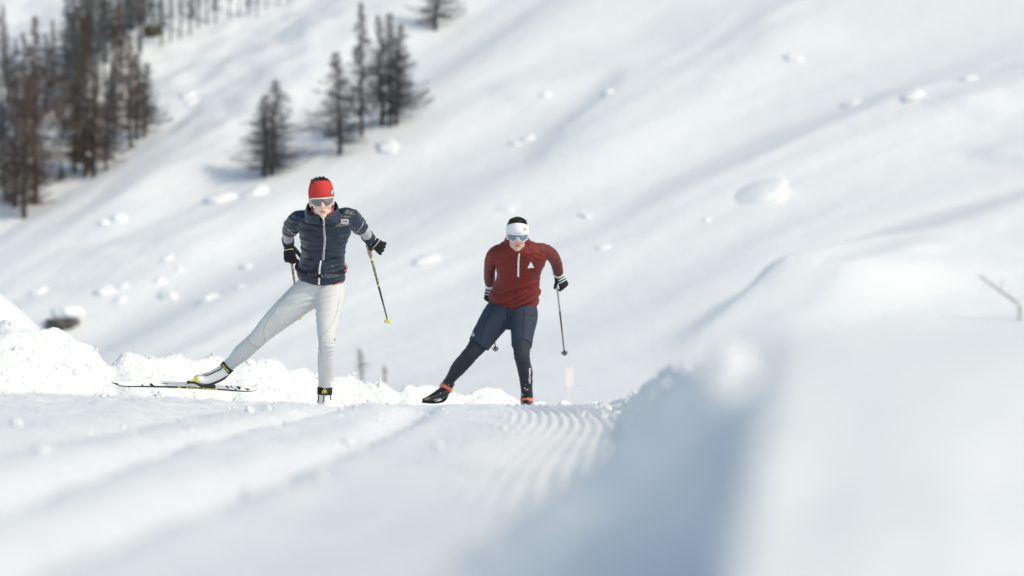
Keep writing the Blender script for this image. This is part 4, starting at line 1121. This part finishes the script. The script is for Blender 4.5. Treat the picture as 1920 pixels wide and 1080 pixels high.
# =================================================================== THE MAN
DM = 32.5
def H(px, py, dd=0.0): return P(px, py, DM + dd)
kM = DM / F
man = empty('person', H(988, 772, 0)); man['label'] = 'man skating uphill in rust-red half-zip shirt, dark navy shorts over leggings and white headband'; man['category'] = 'person'
mt = [(964,563,.12,44.5,.150,-6),(966,546,.07,44,.140,-4),(971,522,0,40.5,.125,-2),(974,504,-.06,43.5,.130,0),(976,486,-.12,49,.130,0),(975,472,-.18,50,.118,0),(973,462,-.22,40,.098,0),(971,455,-.25,26,.072,0)]
mt_r = torso_rings(H, mt, 30, kM)
arm_ml = [(H(948,469,-.20),.056),(H(931,475,-.17),.058),(H(921.5,488,-.05),.050),(H(918.5,505,.08),.044),(H(918,522,.22),.042),(H(920,537,.32),.033)]
arm_mr = [(H(1000,469,-.20),.056),(H(1018,470.5,-.17),.056),(H(1033,477,-.06),.050),(H(1041.5,490,.06),.044),(H(1045.5,503,.16),.040),(H(1048,515,.25),.033)]
leg_ml = [(H(946,580,.12),.112),(H(933,593,.12),.112),(H(911,625,.11),.092),(H(896,647,.10),.073),(H(884,662,.10),.062),(H(872,676,.16),.0605),(H(859,691,.24),.058),(H(848,706,.32),.043),(H(843,714,.36),.040)]
leg_mr = [(H(978,580,.10),.112),(H(981,594,.06),.108),(H(980,620,-.03),.086),(H(978,648,-.14),.068),(H(978.5,665,-.18),.0615),(H(981,681,-.14),.0555),(H(985,698,-.09),.0560),(H(987,720,-.03),.047),(H(988,741,.02),.043)]
head_M = Matrix.Translation(H(970, 439, -.40)) @ Matrix.Rotation(R(1.5), 4, 'Y') @ Matrix.Rotation(R(10), 4, 'X') @ Matrix.Rotation(R(3), 4, 'Z')
kh = 1.02
s = Solid(); head_solid(s, head_M, kh, False)
s.limb([(H(970.5, 452, -.33), .045), (H(971, 460, -.28), .049), (H(972, 468, -.20), .056)], sub=3)
s.rings(dense_rings(mt_r, 3, 0, .84), 'round', 'round')
for L in (arm_ml, arm_mr, leg_ml, leg_mr): s.limb(L, scale=.82, sub=4)
s.ball(H(962, 575, .12), (.14, .11, .09))
s.limb([(H(920,537,.32),.025),(H(917,552,.38),.02)]); s.limb([(H(1048,515,.25),.025),(H(1052,530,.31),.02)])
s.limb([(H(843,714,.36),.03),(H(836,730,.37),.03),(H(812,745,.27),.018)]); s.limb([(H(988,741,.02),.033),(H(987,754,.02),.03),(H(986,760,0),.02)])
body_m = s.build('body', skin_h, man, voxel=.006, smooth=1); paint_lips(body_m, head_M, kh)
s = Solid(); s.ball(head_M @ Vector((0, -.0855*kh, -.0722*kh)), (.0145, .004, .0014), head_M.to_3x3()); s.build('mouth', mat('closed_mouth', (.16, .05, .04), .5, .3), body_m)
def folds(co, nr):
    x = co[:,0]; z = co[:,2] - .5 * (co[:,1] - DM)
    low = sstep(.14, -.12, co[:,2]); u = z - .35 * x * (1 + 0 * x) + .05 * n2(x * 4, z * 3, 7)
    d = .026 * low * (np.abs(n2(x * 2.4 + 3, u * 13, 5)) * 1.6 - .25) + .010 * (np.abs(n2(x * 3, u * 20, 15)) - .2)
    c = np.array(H(1016, 478, -.2)); r = np.linalg.norm(co - c, axis=1)
    d += .004 * np.sin((x * .8 + z) * 2*np.pi / .045) * np.exp(-(r / .12) ** 2)
    return d
s = Solid(); s.rings(dense_rings(mt_r, 5), 'flat', 'round')
s.limb(arm_ml[:3], sub=5); s.limb(arm_mr[:3], sub=5)
shirt = s.build('shirt', rust, man, voxel=.007, smooth=3, disp=folds)
def sl_f(co, nr): return .004 * np.abs(n2(co[:,0] * 14 + co[:,2] * 10, co[:,2] * 26 - co[:,0] * 14, 5)) * 1.6 - .002
for L in (arm_ml, arm_mr):
    s = Solid(); s.limb(L, cap1='flat', sub=5, grow=.002); s.build('sleeve', rust_s, man, voxel=.006, smooth=2, disp=sl_f)
s = Solid()
s.rings(dense_rings([(H(972,470,-.22), Vector((.125,0,0)), Vector((0,-.085,-.05))), (H(971.5,464,-.26), Vector((.092,0,0)), Vector((0,-.080,-.055))), (H(971,459,-.28), Vector((.076,0,0)), Vector((0,-.072,-.050))), (H(971,454,-.29), Vector((.070,0,0)), Vector((0,-.066,-.045)))], 3)); s.build('collar', rust, shirt, voxel=.006, smooth=1)
bs_ = bvh_of([shirt] + [c for c in shirt.children])
ribbon('zip', bs_, [(973.5,475),(972.5,485),(972,500),(971.8,518)], 3.3, white_m, shirt, n=6)
patch('chest_emblem', bs_, [(989.2,501.6),(994.4,491),(995.6,491),(1001,500.6),(1000,501.8),(990,502.4)], white_m, shirt)
bsl = bvh_of([o for o in man.children if o.name.startswith('sleeve')] + [shirt])
ribbon('sleeve_seam', bsl, [(1018.5,458),(1019.5,470),(1019,484)], .6, mat('pale_red_seam', (.42, .13, .11), .7, .2), shirt, n=5, lift=.001, thick=.001)
ribbon('sleeve_seam', bsl, [(914,486),(918,493),(925,497)], .7, mat('pale_red_seam', (.42, .13, .11), .7, .2), shirt, n=5, lift=.001, thick=.001)
def lg_f(co, nr):
    d = .002 * n2(co[:,0] * 24, co[:,2] * 30, 9)
    for c in (H(882,664,.1), H(978,668,-.18)):
        r = np.linalg.norm(co - np.array(c), axis=1); d += .0022 * np.sin(co[:,2] * 2*np.pi / .03 + 3 * n2(co[:,0] * 14, co[:,2] * 14, 3)) * np.exp(-(r / .08) ** 2)
    return d
s = Solid(); s.limb(leg_ml, cap1='flat', sub=6); s.limb(leg_mr, cap1='flat', sub=6); leggings = s.build('leggings', navy_lg, man, voxel=.0065, smooth=3, disp=lg_f)
def sh_f(co, nr): return .003 * np.abs(n2(co[:,0] * 9, co[:,2] * 20, 9))
s = Solid(); s.limb(leg_ml[:3] + [(H(897.5,647.5,.10),.079)], cap1='flat', sub=6, grow=.006); s.limb(leg_mr[:3] + [(H(978,648,-.14),.073)], cap1='flat', sub=6, grow=.005)
s.rings([(H(964,556,.13), Vector((.150,0,0)), Vector((0,-.105,0))), (H(964,574,.12), Vector((.170,0,-.015)), Vector((0,-.118,0))), (H(963,586,.11), Vector((.160,0,-.01)), Vector((0,-.100,0))), (H(961,597,.10), Vector((.125,0,0)), Vector((0,-.060,0)))], 'flat', 'round')
shorts = s.build('shorts', navy_sh, man, voxel=.0065, smooth=3, disp=sh_f)
bsh = bvh_of([shorts]); bl = bvh_of([leggings])
for pts in ([(951,577),(951,585),(951.5,594)], [(983,577),(982,600),(980,640)], [(932,566),(912,600),(898,642)], [(983,590),(995,592),(1004,590)]):
    ribbon('seam', bsh, pts, .8, seam_n, shorts, n=5, lift=.001, thick=.0012)
for pts in ([(882.5,638.5),(892,641),(903,650),(913,654)], [(963,642),(978,643),(988,646),(993,651)]):
    ribbon('hem', bsh, pts, 1.3, seam_n, shorts, n=5, lift=.002, thick=.003)
ribbon('emblem', bsh, [(885.5,630),(888,624),(889,630),(885.5,630)], 1.0, white_m, shorts, n=2, lift=.002)
lettering('lettering', bl, 'MALOJA', (993, 704.5), (0, 1), (1, 0), 29, 4.2, white_m, leggings, bold=.04, lift=.002)
hbm = band('headband', head_M, kh, lambda t: .016 - .020 * (.5 - .5 * math.cos(t)) - .012 * math.sin(t)**2, lambda t: .094 + .004 * math.cos(t) - .030 * (.5 - .5*math.cos(2*t)) * .8, white_m, man, rx=.0765, ry=.0985)
bhm = bvh_of([hbm]); patch('headband_mark', bhm, [(981.6,429.0),(983.2,427.0),(983.4,429.2),(985.6,431.6),(984.6,431.8)], black_m, hbm)
s = Solid(); Tm = lambda x, y, z: head_M @ Vector((x*kh, -y*kh, z*kh)); s.ball(Tm(0, -.017, .052), (.0765*kh, .096*kh, .074*kh), head_M.to_3x3())
rnd = random.Random(8)
for i in range(150):
    a = rnd.uniform(0, 2*math.pi); r = math.sqrt(rnd.random()) * .9; x, y = .075*r*math.cos(a), .095*r*math.sin(a)
    z = .052 + .073 * math.sqrt(max(.02, 1 - r*r)); p = Tm(x, y - .017, z - .003); e = Tm(x * 1.12 + rnd.uniform(-.004,.008), y * 1.05 - .006, z + rnd.uniform(.000, .004))
    s.limb([(p, .006), (e, .001)])
s.build('hair', hair_d, man)
lt = lambda t: .014; lb = lambda t: -.040 + .034 * math.exp(-(t / .20) ** 2) + .030 * max(0, abs(t) - .5)
shield(head_M, kh, man, lens_h, white_gloss, lt, lb, 1.02, .080, .103, 0.0, full=True)
glove('glove', H(919.5,535,.30), H(918,522,.22), (-.08,.15,-1), (.4,.9,.1), -1, (50,60,45), black_m, man, [(-.028,.010,white_m),(-.008,.007,white_m),(.012,.006,white_m)], 1.12, tl=.5, wr=.039, band_=white_m)
glove('glove', H(1047.5,514,.24), H(1046.5,503,.16), (.36,.10,-.75), (-.35,.9,-.1), 1, (42,52,40), black_m, man, [(-.028,.012,white_m),(-.008,.008,white_m),(.012,.006,white_m)], .98, tl=.55, wr=.038, band_=white_m)
bm1 = boot(man, [(H(795,750.5,.22),.016,.018),(H(805,748.5,.25),.028,.022),(H(817,743,.29),.036,.032),(H(829,737,.33),.045,.040),(H(835,731,.36),.044)],
     [(H(830,737,.36),.044),(H(837,726,.365),.046),(H(843,715,.36),.047)], black_gl, black_m, [(H(833.8,730.5,.363),H(838.5,722.5,.363),.0505,orange)],
     [(H(793,754,.22),.014,.007),(H(812,755,.27),.018,.008),(H(830,752,.34),.018,.010),(H(838,742,.37),.014,.010)])
bb1 = bvh_of([bm1]); lettering('boot_mark', bb1, 'A', (819, 748.5), (1, .05), (0, -1), 15, 4.5, white_m, bm1, bold=.02, shear=.5, lift=.002)
bm2 = boot(man, [(H(987,757,.05),.044,.038),(H(987,759,-.05),.04,.036),(H(986,764,-.15),.034,.026)], [(H(987,757,.03),.046),(H(988,748,.025),.047),(H(988,737,.02),.047)], black_gl, black_m, [(H(988,752.2,.025),H(988,745.4,.022),.0505,orange)])
for bmx, spots in ((bm1, [(846,717),(842,721),(826,737),(832,745)]), (bm2, [(983,741),(989,738),(993,740),(980,742)])):
    bx_ = bvh_of([bmx])
    for i, (a, b) in enumerate(spots):
        p, nn = cast(bx_, a, b)
        if p is not None: blob('snow_fleck', (.004, .003, .0035), i, lump_m, .3, None, p, sub=2); attach(COL.objects[-1], bmx)
ski_dark = mat('black_ski_top', (.015, .016, .02), .3, .5)
ski(H(722, 771, -.60), H(880, 768, .95), (.1, -.25, .96), 'dark ski under the man\'s pushing boot, mostly sunk behind the crest', ski_dark, black_gl)
flat_ski(987, DM, 774, 'dark ski flat on the snow under the man\'s standing boot, hidden by the crest', ski_dark, black_gl, H, 1)
pole(H(1042,514,.28), H(1058.5,664,1.35), 'black and silver pole with curved basket, held out at the right of the man', shaft_l, shaft_m, black_m, black_gl, .45,
     [(H(1042,516,.27),.004,.008),(H(1037,514,.27),.003,.008),(H(1043,508,.26),.003,.008)])
pole(H(919,540,.35), H(929,655.5,1.35), 'black and silver pole behind the man\'s thigh, only its lower end and basket showing', shaft_l, shaft_m, black_m, black_gl, .45,
     [(H(919,541,.33),.004,.008),(H(924,535,.31),.003,.008),(H(924,530,.30),.003,.008)])
